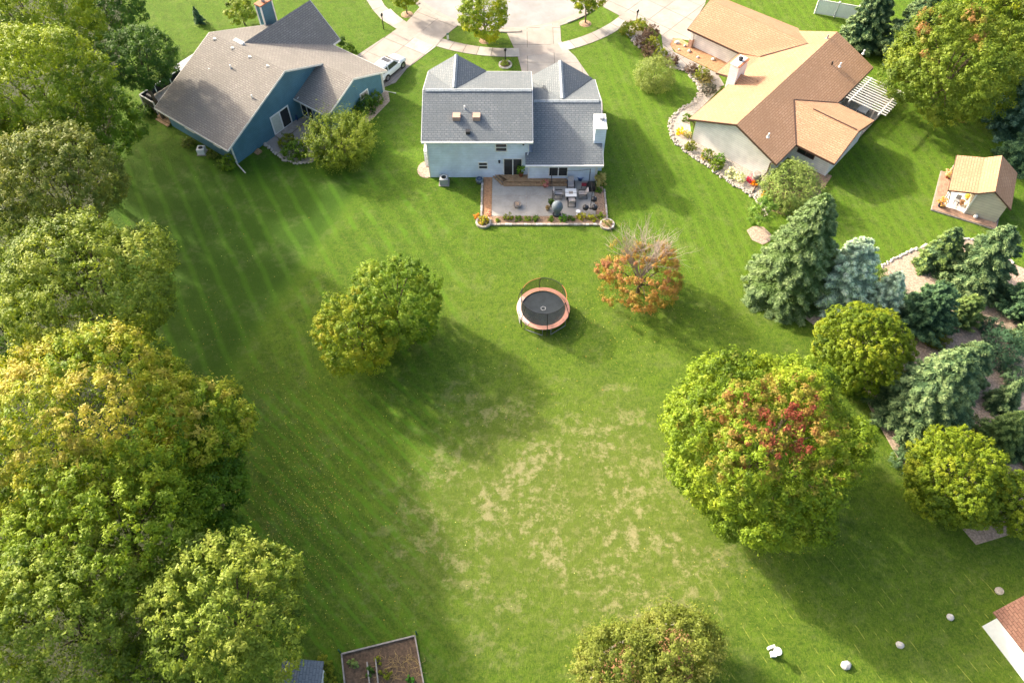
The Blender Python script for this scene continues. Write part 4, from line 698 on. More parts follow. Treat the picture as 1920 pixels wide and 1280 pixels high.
# ---------------------------------------------------------------- lower edge of the lawn
gb_ = [W(u, v) for u, v in ((641, 1226), (778, 1192), (800, 1310), (650, 1310))]; gd = root('garden_bed', (gb_[0] + gb_[2]) / 2, 'fenced vegetable bed with brown soil and dry vines', 'garden bed')
obj('soil', MB().slab([p + Vector((0, 0, .06)) for p in gb_], .06), M['soil'], gd)
for i in range(4): obj('edge_board', MB().beam(gb_[i] + Vector((0, 0, .2)), gb_[(i + 1) % 4] + Vector((0, 0, .2)), .09, .2), M['wood_grey'], gd)
for i in (0, 1):
    obj('corner_post', MB().tube([gb_[i] + Vector((.12 * (i * 2 - 1), .12, 0)), gb_[i] + Vector((.12 * (i * 2 - 1), .12, .75))], .05), M['green_post'], gd)
for i, (p_, q_) in enumerate((((688, 1240), (696, 1310)), ((704, 1234), (712, 1310)))): obj('pipe', MB().tube([W(*p_, .25), W(*q_, .25)], .055), M['wood_grey'], gd)
for lb, u, v, s_, mt, k in (('tan boulder on the lawn nearest the red-roofed shed', 1872, 1107, .3, 'stone', 1), ('white boulder on the shaded lawn left of the red-roofed shed', 1780, 1157, .26, 'stone_white', 1), ('wedge-shaped white boulder on the lawn', 1686, 1209, .29, 'stone_white', 2), ('egg-shaped white boulder near the bottom edge of the lawn', 1585, 1247, .28, 'stone_white', 3)):
    q = W(u, v); RR = random.Random(u); o = obj('boulder', MB().rock((q[0], q[1], s_ * .4), s_, s_ * .65, RR), M[mt], smooth=False); bm = bmesh.new(); bm.from_mesh(o.data); bmesh.ops.subdivide_edges(bm, edges=bm.edges, cuts=1, smooth=.7); bm.to_mesh(o.data); bm.free(); tag(o, lb, 'boulder', 'boulders on the lower right lawn')
q = W(1452, 1226); bb = root('bird_bath', q, 'white pedestal bird bath with round bowl on the lower lawn', 'bird bath'); obj('plinth', MB().box(q[0] - .3, q[0] + .05, q[1] - .2, q[1] + .15, 0, .3), M['plastic_white'], bb); obj('pedestal', MB().lathe(q, [(.16, 0), (.1, .1), (.09, .6), (.16, .72)], 14), M['plastic_white'], bb, smooth=True); obj('bowl', MB().lathe(q, [(.12, .7), (.27, .8), (.28, .86), (.2, .83), (.02, .8)], 20), M['plastic_white'], bb, smooth=True)
q = W(1446, 1215); tag(obj('garden_block', MB().hexa([q + Vector(p) for p in ((-.25, -.12, 0), (.2, .02, 0), (.15, .2, 0), (-.3, .06, 0), (-.23, -.1, .4), (.18, .02, .4), (.14, .18, .4), (-.27, .06, .4))]), M['plastic_white']), 'white block beside the bird bath on the lower lawn', 'block')
eb_ = root('brick_edging', W(1190, 1200), 'short curved brick edging under the olive willow', 'edging'); pth = [W(u, v) for u, v in ((1108, 1275), (1112, 1250), (1135, 1222), (1160, 1207), (1185, 1197), (1210, 1187), (1245, 1172), (1275, 1166))]
for p_, q_ in zip(pth, pth[1:]):
    n = max(2, int((q_ - p_).length / .32))
    for i in range(n): obj('brick', MB().beam(p_.lerp(q_, (i + .05) / n) + Vector((0, 0, .14)), p_.lerp(q_, (i + .93) / n) + Vector((0, 0, .14)), .2, .14), M[rnd.choice(['stone', 'brick', 'stone'])], eb_)
struct('mulch_bed', sheet(w2([(1112, 1290), (1116, 1252), (1138, 1226), (1185, 1200), (1275, 1170), (1300, 1200), (1300, 1290)]), .03, .03), M['mulch_orange'])
q = W(1262, 1278); cb = root('compost_bin', q, 'dark green compost bin under the olive willow', 'bin'); obj('body', MB().box(q[0] - .5, q[0] + .5, q[1] - .6, q[1] + .15, 0, .8), M['green_post'], cb); obj('lid', MB().box(q[0] - .54, q[0] + .54, q[1] - .64, q[1] + .19, .802, .87), M['dark_metal'], cb)
# ---------------------------------------------------------------- vegetation
LEAF_K = 1.8
def unit(a): return a / np.maximum(np.linalg.norm(a, axis=1, keepdims=True), 1e-9)
def leafmesh(name, P, N, D, ln, wd, col, tri=False):
    """one leaf blade per entry: P centre, N normal, D direction, ln length, wd width, col colour"""
    n = len(P); N = unit(N); D = unit(D - N * (D * N).sum(1, keepdims=True)); S = np.cross(N, D)
    ln = ln[:, None]; wd = wd[:, None]
    v = np.stack([P - D * ln * .45 + S * wd * .5, P + D * ln * .65, P - D * ln * .45 - S * wd * .5], 1).reshape(-1, 3).astype(np.float32)
    me = bpy.data.meshes.new(name); me.vertices.add(3 * n); me.vertices.foreach_set('co', v.ravel())
    me.loops.add(3 * n); me.loops.foreach_set('vertex_index', np.arange(3 * n, dtype=np.int32))
    me.polygons.add(n); me.polygons.foreach_set('loop_start', np.arange(0, 3 * n, 3, dtype=np.int32)); me.polygons.foreach_set('loop_total', np.full(n, 3, np.int32))
    me.update()
    at = me.attributes.new('col', 'FLOAT_COLOR', 'POINT'); c = np.ones((n, 4), np.float32); c[:, :3] = np.clip(col * LEAF_K * np.array([.95, 1.06, .8]), 0, .9); at.data.foreach_set('color', np.repeat(c, 3, 0).ravel())
    return me
def vnoise(p, rs, k=3):
    out = np.zeros(len(p))
    for _ in range(k):
        w = rs.normal(size=3); out += np.sin(p @ w + rs.uniform(0, 6.28))
    return out / k
def palette(cols, t):                                     # t in 0..1 along a list of colours
    c = np.array(cols); x = np.clip(t, 0, .9999) * (len(c) - 1); i = x.astype(int); f = (x - i)[:, None]
    return c[i] * (1 - f) + c[i + 1] * f
def crown(rs, rx, ry, rz, nl, per, cols, leaf, rc, K=22, low=-.55, lobe=.42, spread=.30, up=.45, top=None, patch=None, fill=.14, spray=.26):
    # lobes spread round the ellipsoid
    i = np.arange(K) + .5; ph = np.arccos(1 - 2 * i / K); th = np.pi * (1 + 5 ** .5) * i + rs.uniform(0, 6.28)
    d = np.stack([np.cos(th) * np.sin(ph), np.sin(th) * np.sin(ph), np.cos(ph)], 1) + rs.normal(size=(K, 3)) * .16; d = unit(d); d = d[d[:, 2] > low]; K = len(d)
    lr = lobe * rs.uniform(.62, 1.25, K); lc = d * (1.0 - lr * .92)[:, None] * rs.uniform(.80, 1.10, K)[:, None]
    ltint = rs.normal(size=K)
    nc = max(8, nl // per); pts = []; nrm = []; lid = []
    while sum(len(x) for x in pts) < nc:
        k = rs.choice(K, nc * 2, p=lr ** 2 / (lr ** 2).sum()); q = unit(rs.normal(size=(nc * 2, 3)))
        p = lc[k] + q * (lr[k] * rs.uniform(.86, 1.06, nc * 2))[:, None]
        ok = (q * d[k]).sum(1) > -.35
        dist = np.linalg.norm(p[:, None, :] - lc[None], axis=2) / lr[None]; dist[np.arange(len(p)), k] = 9
        ok &= dist.min(1) > .86; ok &= p[:, 2] > low - .12
        pts.append(p[ok]); nrm.append(unit(q[ok] + unit(p[ok]) * .6)); lid.append(k[ok])
    p = np.concatenate(pts)[:nc]; nn = np.concatenate(nrm)[:nc]; li = np.concatenate(lid)[:nc]
    sc = np.array([rx, ry, rz]); cl = p * sc; cn = unit(nn / sc)
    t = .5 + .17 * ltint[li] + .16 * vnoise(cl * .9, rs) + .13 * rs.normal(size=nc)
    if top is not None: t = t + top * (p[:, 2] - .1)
    # leaves of each tuft: a small dome facing outwards
    ci = np.repeat(np.arange(nc), per); m = len(ci)
    q = unit(rs.normal(size=(m, 3)) + cn[ci] * .75 + np.array([0, 0, .25])); rr = rc * rs.uniform(.6, 1.35, nc)[ci] * rs.uniform(.45, 1.12, m) ** .6
    P = cl[ci] + q * rr[:, None] * np.array([1, 1, .8]) + (cn[ci] + np.array([0, 0, .35])) * (rs.exponential(spray, m) * rc)[:, None]; N = q * .75 + cn[ci] * .25 + np.array([0, 0, up]) + rs.normal(size=(m, 3)) * .36; D = rs.normal(size=(m, 3)) + q * .5
    col = palette(cols, t[ci] + rs.normal(size=m) * .07)
    if patch is not None: col = patch(rs, cl[ci], P, ci, nc, col)
    nf = int(m * fill)                                     # looser leaves inside so the crown is not a shell
    if nf:
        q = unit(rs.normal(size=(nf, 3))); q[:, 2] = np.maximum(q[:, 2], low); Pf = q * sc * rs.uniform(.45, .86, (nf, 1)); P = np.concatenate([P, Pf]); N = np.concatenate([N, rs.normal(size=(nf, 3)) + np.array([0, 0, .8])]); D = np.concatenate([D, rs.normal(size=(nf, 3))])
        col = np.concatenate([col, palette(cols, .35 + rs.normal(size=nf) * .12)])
    n = len(P); s = leaf * rs.uniform(.7, 1.35, n)
    col = col * rs.uniform(.86, 1.14, (n, 1))
    return P, N, D, s, col, lc * sc
def trunk(rt, base_, zc, rx, ends, r0, rs, mat='bark'):
    mb = MB(); x, y = base_[0], base_[1]; j = lambda s_: rs.uniform(-s_, s_)
    hb = zc * .55; mb.tube([(x, y, -.05), (x + j(.06), y + j(.06), hb * .5), (x + j(.12), y + j(.12), hb)], [r0 * 1.25, r0, r0 * .8], 8)
    o = obj('trunk', mb, M[mat], rt); mb = MB()
    for e in ends[:: max(1, len(ends) // 9)]:
        q = Vector((x + e[0], y + e[1], zc + e[2])); b0 = Vector((x, y, hb * .9)); md = b0.lerp(q, .5) + Vector((0, 0, .12 * rx)); mb.tube([b0, md, q], [r0 * .5, r0 * .3, r0 * .08], 5)
    obj('limb', mb, M[mat], rt); return o
SEED = [100]
def tree(label, u, v, rpx, zc, cols, name='broadleaf_tree', rzf=.85, dens=1.0, leaf=.22, rc=.42, per=26, K=24, group=None, cat='tree', base_uv=None, low=-.55, asp=1.0, **kw):
    SEED[0] += 1; rs = np.random.RandomState(SEED[0]); c = W(u, v, zc); rx = rpx * depth(c) / FPX; rz = min(rx * rzf, zc * 1.02)
    leaf *= .74; per = int(per * 1.9); nl = int(dens * 1080 * rx * rx * (.5 + .5 * rzf) * (.185 / leaf) ** 1.5); 
    P, N, D, s, col, ends = crown(rs, rx, rx * asp, rz, nl, per, cols, leaf, rc, K, low, **kw)
    rt = root(name, (c[0], c[1], 0), label, cat, group)
    P = P + np.array([c[0], c[1], zc]); P[:, 2] = np.maximum(P[:, 2], .05)
    obj('crown', leafmesh('crown', P, N, D, s * 1.25, s * .8, col), M['leaf'], rt)
    trunk(rt, c, zc, rx, ends, max(.05, rx * .045), rs); return rt, c, rx
def bush(label, u, v, rpx, cols, name='shrub', hf=.8, leaf=.12, dens=1.0, group=None, cat='shrub', zc=None, needle=False, asp=1.0, **kw):
    SEED[0] += 1; rs = np.random.RandomState(SEED[0]); c0 = W(u, v, .4); rx = rpx * depth(c0) / FPX; zc = zc if zc is not None else rx * hf * .72; c = W(u, v, zc); rz = rx * hf
    leaf *= .8; nl = int(dens * 1700 * rx * rx * (.5 + .5 * hf) * (.1 / leaf) ** 1.5) + 90; args = dict(K=14, low=-.75, lobe=.45, fill=.15); args.update(kw)
    P, N, D, s, col, ends = crown(rs, rx, rx * asp, rz, nl, 22, cols, leaf, max(.1, rx * .17), **args)
    P = P + np.array([c[0], c[1], zc]); P[:, 2] = np.maximum(P[:, 2], .04)
    rt = root(name, (c[0], c[1], 0), label, cat, group); obj('foliage', leafmesh('foliage', P, N, D, s * (1.7 if needle else 1.25), s * (.5 if needle else .8), col), M['needle' if needle else 'leaf'], rt)
    mb = MB()
    for e in ends[::max(1, len(ends) // 5)]: mb.tube([(c[0], c[1], 0), (c[0] + e[0] * .85, c[1] + e[1] * .85, max(.05, zc + e[2] * .8))], [max(.015, rx * .04), .01], 4)
    obj('stem', mb, M['bark'], rt); return rt, c, rx
def conifer(label, ub, vb, vtop, rpx, cols, tips, name='spruce_tree', group=None, needle=.26, dens=1.0, cone=.85, droop=.22, upt=.0, sag=0.0, lean=None):
    SEED[0] += 1; rs = np.random.RandomState(SEED[0]); b_ = W(ub, vb); h = height_at(b_, vtop); R_ = rpx * depth(b_) / FPX
    nb = int(dens * 17 * h * (R_ ** .5) + 24); z = h * (.04 + .95 * (rs.uniform(0, 1, nb) ** .92)); f = 1 - z / h
    L_ = R_ * np.clip(f ** cone, .03, 1) * rs.uniform(.72, 1.12, nb); th = rs.uniform(0, 6.28, nb)
    n = (40 + 190 * L_ * dens).astype(int); needle *= .8; bi = np.repeat(np.arange(nb), n); m = len(bi)
    t = rs.uniform(.08, 1.0, m) ** .58; dirv = np.stack([np.cos(th), np.sin(th), np.zeros(nb)], 1)[bi]; sdv = np.stack([-np.sin(th), np.cos(th), np.zeros(nb)], 1)[bi]
    Lb = L_[bi]; wsp = Lb * .24 * np.sin(np.clip(t * 1.1, 0, 1) * np.pi * .82 + .35); s_ = rs.normal(size=m) * .5 * wsp
    zz = z[bi] - droop * Lb * t ** 1.3 + upt * Lb * t ** 3 - np.abs(s_) * (.28 + sag) + rs.normal(size=m) * .045 - rs.uniform(0, .16, m) * sag
    P = dirv * (Lb * t)[:, None] + sdv * s_[:, None]; P[:, 2] = zz; P[:, 2] = np.maximum(P[:, 2], .06)
    D = dirv * .8 + sdv * (np.sign(s_) * .7)[:, None] + rs.normal(size=(m, 3)) * .35; D[:, 2] += .1
    N = np.tile([0, 0, 1.0], (m, 1)) + dirv * .35 + rs.normal(size=(m, 3)) * .5
    br = rs.normal(size=nb) * .16; tt = .42 + br[bi] + rs.normal(size=m) * .12 + .1 * vnoise(P * 1.3, rs); col = palette(cols, tt); k = (t > .8)[:, None] * (rs.uniform(size=(m, 1)) < .8); col = np.where(k, palette(tips, tt), col) * rs.uniform(.85, 1.15, (m, 1))
    P = P + np.array([b_[0], b_[1], 0]); ln = needle * rs.uniform(.7, 1.3, m)
    rt = root(name, b_, label, 'tree', group); obj('crown', leafmesh('crown', P, N, D, ln * 1.3, ln * .48, col), M['needle'], rt)
    obj('trunk', MB().tube([(b_[0], b_[1], -.05), (b_[0], b_[1], h * .5), (b_[0], b_[1], h * .97)], [R_ * .07 + .05, R_ * .045 + .03, .015], 7), M['bark'], rt)
    return rt, b_, h
# colours of leaves, dark to light
GREEN = [(.03, .06, .006), (.055, .10, .008), (.09, .14, .011), (.12, .17, .015)]
LIME = [(.05, .08, .006), (.10, .14, .010), (.15, .185, .013), (.20, .22, .020)]
PALE = [(.055, .08, .012), (.105, .135, .018), (.155, .18, .026), (.20, .205, .04)]
OLIVE = [(.045, .06, .012), (.085, .105, .02), (.125, .135, .028), (.165, .155, .04)]
GOLD = [(.05, .085, .008), (.105, .15, .010), (.175, .195, .014), (.245, .225, .024), (.275, .215, .05)]
DEEP = [(.018, .04, .008), (.032, .07, .012), (.055, .10, .017), (.08, .13, .022)]
GRP = 'trees in the dense row on the left'
for lb, u, v, r_, zc, cols, kw in (
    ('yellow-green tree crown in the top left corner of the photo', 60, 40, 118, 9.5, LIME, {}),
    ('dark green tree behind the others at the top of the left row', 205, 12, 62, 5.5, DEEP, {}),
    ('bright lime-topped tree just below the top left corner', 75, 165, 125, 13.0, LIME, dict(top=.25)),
    ('bushy deep green tree beside the deck awning of the blue house', 256, 112, 70, 7.5, DEEP, {}),
    ('green tree with ragged right edge level with the deck steps', 172, 238, 86, 7.0, GREEN, {}),
    ('olive-brown tinged tree at the left edge above the pale ones', 95, 345, 120, 12.0, OLIVE, {}),
    ('olive tree cut by the left edge beside the deck level', -5, 290, 90, 9.5, OLIVE, {}),
    ('large pale green tree in the middle of the left row', 170, 540, 150, 10.5, PALE, dict(top=.15)),
    ('pale green tree between the olive tree and the large pale one', 75, 470, 100, 9.0, PALE, {}),
    ('green tree cut by the left edge above the golden tree', 5, 625, 90, 5.5, GREEN, {}),
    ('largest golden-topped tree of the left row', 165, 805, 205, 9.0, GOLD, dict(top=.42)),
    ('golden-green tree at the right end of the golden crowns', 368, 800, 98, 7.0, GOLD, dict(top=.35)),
    ('deep green tree below the right side of the golden crowns', 385, 905, 78, 5.0, GREEN, {}),
    ('large lime-green tree below the golden crowns', 205, 985, 165, 8.0, LIME, {}),
    ('green tree at the left edge below the golden crowns', 15, 985, 105, 7.0, LIME, {}),
    ('small green tree between the lime tree and the pale lowest one', 412, 1020, 52, 4.0, GREEN, {}),
    ('pale olive tree reaching towards the blue-grey shed roof', 425, 1150, 148, 7.5, PALE, dict(top=.1)),
    ('pale tree with browning twigs in the lower left corner', 110, 1170, 165, 8.0, PALE, {}),
    ('lime-green treetop cut by the bottom edge, left of the shed', 262, 1285, 72, 6.0, LIME, {}),
    ('green treetop cut by the left edge near the bottom', -15, 1110, 80, 7.0, LIME, {})):
    tree(lb, u, v, r_, zc, cols, group=GRP, leaf=.195, rc=.34, K=60, lobe=.31, per=20, dens=.9, spray=.3, **kw)
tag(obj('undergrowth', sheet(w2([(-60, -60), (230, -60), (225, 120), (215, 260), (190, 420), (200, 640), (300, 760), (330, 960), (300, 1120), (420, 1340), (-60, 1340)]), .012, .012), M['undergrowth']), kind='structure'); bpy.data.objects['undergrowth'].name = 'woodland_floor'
# trees on the open lawn
tree('golden-green front half of the paired lawn trees', 670, 622, 80, 3.6, [(.06, .09, .006), (.125, .16, .010), (.20, .20, .014), (.26, .21, .025)], leaf=.17, rc=.28, rzf=.92, dens=1.0, K=50, lobe=.3, low=-.85, group='paired trees on the lawn')
tree('darker green back half of the paired lawn trees', 738, 566, 88, 3.9, [(.045, .08, .006), (.085, .135, .010), (.13, .17, .014), (.18, .195, .022)], leaf=.17, rc=.28, rzf=.92, dens=1.0, K=50, lobe=.3, low=-.85, group='paired trees on the lawn')
def redpatch(rs, cl, P, ci, nc, col):
    n1 = vnoise(cl * 1.1, rs, 4); q = np.exp(-(((cl[:, 0] + .5) / 3.9) ** 2 + ((cl[:, 1] + .5) / 3.0) ** 2)) * (cl[:, 2] > .8)
    rnd_ = rs.uniform(size=nc)[ci]; s = q * 1.2 + n1 * .3 + (rnd_ - .5) * .9 + .04
    red = np.array([.18, .038, .03]); rust = np.array([.18, .115, .03]); o = np.clip((s - .5) / .35, 0, .8)[:, None]; col = col * (1 - o) + rust * o; o2 = np.clip((s - .92) / .25, 0, .95)[:, None]; return col * (1 - o2) + red * o2
tree('large round maple turning red on top in the right lawn', 1432, 835, 186, 5.2, LIME, name='maple_tree', leaf=.19, rc=.33, rzf=.92, K=90, lobe=.24, dens=1.2, per=20, patch=redpatch)
def rustpatch(rs, cl, P, ci, nc, col):
    s = vnoise(cl * .7, rs, 3) + (rs.uniform(size=nc)[ci] - .5) * .5; o = np.clip((s - .62) / .2, 0, .9)[:, None]; return col * (1 - o) + np.array([.22, .10, .045]) * o
tree('broad lime maple with rust patches beside the pergola', 1783, 128, 118, 5.2, [(.045, .07, .008), (.085, .115, .012), (.13, .155, .018), (.175, .185, .03)], name='maple_tree', leaf=.22, rc=.42, rzf=.85, K=60, lobe=.3, patch=rustpatch)
tree('yellowish treetop at the top edge above the broad lime maple', 1845, 8, 78, 6.0, GOLD[:4], leaf=.25, rc=.5); tree('green treetop in the upper right corner', 1925, 40, 60, 6.0, OLIVE, leaf=.25, rc=.5)
ST = [(.05, .085, .005), (.115, .15, .007), (.19, .20, .009), (.26, .235, .012)]
for lb, u, v, r_, zc in (('round yellow-green street tree on the verge before the turning circle', 908, 28, 45, 3.3), ('yellow-green street tree cut by the top edge, right of the circle', 1102, -8, 30, 3.6), ('yellow-green street tree cut by the top edge, left of the circle', 758, -16, 26, 3.0)):
    rt, c, rx = tree(lb, u, v, r_, zc, ST, leaf=.2, rc=.32, rzf=.95, group='street trees', dens=1.1, low=-.7)
    tag(obj('mulch_ring', MB().lathe((c[0], c[1], 0), [(.75, .0), (.5, .1), (.1, .14)], 14), M['mulch'], rt))
# autumn tree with bare upper twigs
AUT = [(.06, .09, .012), (.13, .12, .02), (.24, .14, .035), (.27, .12, .05), (.22, .09, .055)]
rt, c, rx = tree('orange autumn tree with bare grey upper twigs on the lawn', 1203, 518, 80, 2.3, AUT, leaf=.14, rc=.26, rzf=.7, dens=.52, fill=.1, K=34, lobe=.34, top=.3)
def greenlow(mb): return mb
rs = np.random.RandomState(5); mb = MB()
def twig(p, d, l, r, lev):
    q = p + d * l; md = p + d * l * .5 + Vector(rs.normal(size=3) * l * .06); mb.tube([p, md, q], [r, r * .75, r * .45], 4 if lev < 2 else 3)
    if lev < 3:
        for _ in range(4 if lev < 2 else 2):
            dd = (d + Vector(rs.normal(size=3) * .42) + Vector((0, 0, .12))).normalized(); twig(p.lerp(q, rs.uniform(.35, 1)), dd, l * rs.uniform(.5, .75), r * .5, lev + 1)
for k in range(17):
    a_ = rs.uniform(0, 6.28); d = Vector((math.cos(a_) * .75 + .06, math.sin(a_) * .55 + .45, 1)).normalized(); twig(Vector((c[0], c[1] + .3, 1.6)), d, rs.uniform(2.3, 3.3), .06, 0)
obj('bare_branches', mb, M['twig'], rt)
mb = MB(); q0 = W(706, 600, 4.2)
for k in range(7):
    d = Vector((rs.normal() * .9, rs.normal() * .9, .6)).normalized(); twig(Vector((q0[0], q0[1], 3.6)), d, .55, .03, 1)
tt_ = [o for o in bpy.data.objects if o.get('label', '').startswith('golden-green front half')][0]; obj('dead_twigs', mb, M['twig'], tt_)
# willow-like trees and tall shrubs
WIL = [(.06, .075, .012), (.105, .118, .02), (.145, .148, .032), (.18, .165, .05)]
tree('olive fine-leaved willow over the brick edging, right part', 1266, 1212, 80, 2.6, WIL, name='willow_tree', leaf=.15, rc=.3, rzf=.8, dens=1.15, fill=.25, K=30, lobe=.36, spray=.6); tree('olive fine-leaved willow over the brick edging, left part', 1162, 1254, 76, 2.4, WIL, name='willow_tree', leaf=.15, rc=.3, rzf=.8, dens=1.15, fill=.25, K=30, lobe=.36, spray=.6)
tree('tall spiky green shrub in front of the blue house garage wing', 640, 264, 58, 1.9, PALE, name='tall_shrub', leaf=.15, rc=.26, rzf=.85, dens=1.1, cat='shrub', K=26, lobe=.42, spray=1.0, up=.1, low=-.7)
tree('feathery green tree behind the chimney of the blue house', 452, 22, 26, 1.8, PALE, name='tall_shrub', leaf=.2, rc=.3, cat='shrub')
# ---------------------------------------------------------------- evergreens
SB = [(.035, .065, .035), (.065, .105, .055), (.10, .145, .078)]; SBT = [(.11, .155, .075), (.155, .195, .10), (.20, .225, .125)]
BL = [(.15, .185, .165), (.24, .285, .255), (.33, .37, .33)]; BLT = [(.33, .38, .34), (.43, .48, .43), (.52, .56, .50)]
DG = [(.02, .045, .028), (.035, .07, .042), (.06, .10, .06)]; DGT = [(.055, .10, .055), (.085, .135, .07), (.11, .16, .09)]
PG = [(.05, .085, .03), (.085, .125, .042), (.12, .16, .055)]; PGT = [(.12, .165, .055), (.16, .20, .07), (.20, .23, .09)]
SB, SBT, PG, PGT = ([tuple(x * .88 for x in c_) for c_ in q_] for q_ in (SB, SBT, PG, PGT)); BL, BLT = ([tuple(x * 1.0 for x in c_) for c_ in q_] for q_ in (BL, BLT))
GE = 'evergreens in the mulch bed'
conifer('tall broad olive-blue spruce at the upper left of the evergreen bed', 1470, 545, 366, 84, PG, SBT, group=GE, cone=.55, needle=.27, dens=1.1, droop=.3)
conifer('silver-blue spruce between the broad spruce and the golden arborvitae', 1566, 560, 450, 66, BL, BLT, 'blue_spruce', GE, .24, 1.2, .5, .12, .1)
conifer('smaller silver-blue spruce just right of the larger one', 1642, 586, 512, 42, BL, BLT, 'blue_spruce', GE, .24, 1.2, .55, .1, .1)
conifer('large grey-green spruce below the silver-blue ones', 1712, 785, 660, 92, SB, SBT, group=GE, cone=.55, needle=.28, dens=1.0, droop=.18)
conifer('grey-green spruce right of the large grey-green one', 1792, 712, 648, 56, SB, SBT, group=GE, cone=.45)
conifer('small upright spruce at the top of the evergreen bed', 1750, 500, 428, 42, SB, PGT, group=GE, cone=.55); conifer('taller grey-green spruce at the top right of the evergreen bed', 1818, 535, 428, 66, SB, SBT, group=GE, cone=.45)
conifer('dark green pine in the middle of the evergreen bed', 1722, 612, 535, 60, DG, DGT, 'pine_tree', GE, .22, 1.0, .5, .0, .15); conifer('small light green pine between the dark pine and the path of mulch', 1800, 603, 556, 34, PG, PGT, 'pine_tree', GE, .2, 1.2, .6, -.15, .2)
conifer('dark green pine cut by the right edge level with the small light pine', 1900, 592, 515, 48, DG, DGT, 'pine_tree', GE, .22, 1.0, .55, .0, .15); conifer('grey-green spruce cut by the right edge above the dark round yew', 1910, 640, 596, 32, SB, SBT, group=GE)
conifer('small spruce with dry tip beside the second golden arborvitae', 1858, 835, 775, 46, PG, PGT, group=GE, cone=.5); conifer('green spruce cut by the right edge below the mulch', 1915, 842, 780, 46, SB, SBT, group=GE)
conifer('small spruce on bare mulch at the right edge', 1868, 762, 712, 36, SB, SBT, group=GE)
conifer('dark spruce in front of the white vinyl fence', 1614, 85, -25, 50, DG, SBT, group='evergreens at the top right', cone=.45, needle=.3); conifer('dark spruce between the fence spruce and the lime maple', 1692, 112, -12, 58, DG, SBT, group='evergreens at the top right', cone=.45, needle=.3)
conifer('dark blue-green spruce at the right edge beside the lime maple', 1890, 235, 100, 62, DG, [(.05, .09, .075), (.075, .12, .10), (.10, .15, .12)], group='evergreens at the top right', needle=.3); conifer('dark spruce at the right edge behind the garden shed', 1908, 305, 220, 50, DG, DGT, group='evergreens at the top right', needle=.3)
conifer('dark spruce in the top right corner behind the yellowish tree', 1770, 20, -90, 50, DG, DGT, group='evergreens at the top right', needle=.3)
conifer('lone small dark fir on the lawn behind the blue house', 374, 44, 14, 13, DG, DGT, 'fir_tree', None, .22, 1.3)
ARB = [(.04, .065, .005), (.085, .115, .007), (.13, .155, .009), (.18, .18, .013)]
for lb, u, v, r_, zc, rzf in (('golden-green arborvitae between the blue spruces and the red maple', 1618, 652, 86, 3.6, 1.05), ('golden-green arborvitae at the lower end of the evergreen bed', 1788, 895, 92, 3.4, 1.0), ('golden-green arborvitae cut by the right edge at the bed end', 1912, 940, 62, 2.8, 1.0)):
    tree(lb, u, v, r_, zc, ARB, name='arborvitae', leaf=.15, rc=.2, rzf=rzf, K=110, lobe=.2, per=14, fill=.35, spray=.12, dens=1.35, group='golden arborvitae', up=.7, low=-.85)
bush('dark round yew bush on the mulch at the right edge', 1884, 655, 38, DG, 'yew_bush', .9, .13, 1.2, GE, needle=True); bush('yellow-green bush under the dark pine', 1755, 630, 24, [(.07, .085, .008), (.14, .14, .012), (.22, .18, .016)], group=GE); bush('low green bush at the left foot of the mulch bed top', 1650, 525, 24, PG, group=GE)
for lb, u, v, r_, co in (('low blue-green juniper mound between the two golden arborvitae', 1700, 862, 26, SB), ('low green mound at the right foot of the large grey-green spruce', 1838, 800, 22, PG), ('rounded green shrub on mulch left of the dark round yew', 1838, 672, 18, PG), ('low yellowish shrub between the upper spruces and the border stones', 1805, 482, 14, [(.1, .12, .02), (.16, .16, .03)]), ('rounded dark shrub at the foot of the smaller blue spruce', 1690, 560, 20, DG), ('low green shrub right of the small light green pine', 1858, 612, 20, DG), ('grey-green mound on the mulch by the right edge', 1905, 712, 24, SB)):
    bush(lb, u, v, r_, co, 'shrub', .75, .13, 1.2, GE, needle=True)
bush('broad feathery juniper at the corner of the tan-roofed house', 1487, 352, 52, [(.07, .10, .025), (.11, .14, .035), (.155, .175, .05)], 'juniper', .7, .16, 1.1, needle=True); bush('pale green shrub inside the curved bed below the juniper', 1478, 388, 16, PGT); bush('lime mound inside the curved bed below the juniper', 1494, 394, 12, [(.13, .16, .008), (.21, .22, .01)])
tree('leaning bright green sapling beside the small straw patch', 1430, 398, 24, 1.9, [(.06, .11, .02), (.10, .16, .03), (.16, .21, .05)], name='sapling', leaf=.16, rc=.25, dens=.9, rzf=1.1)
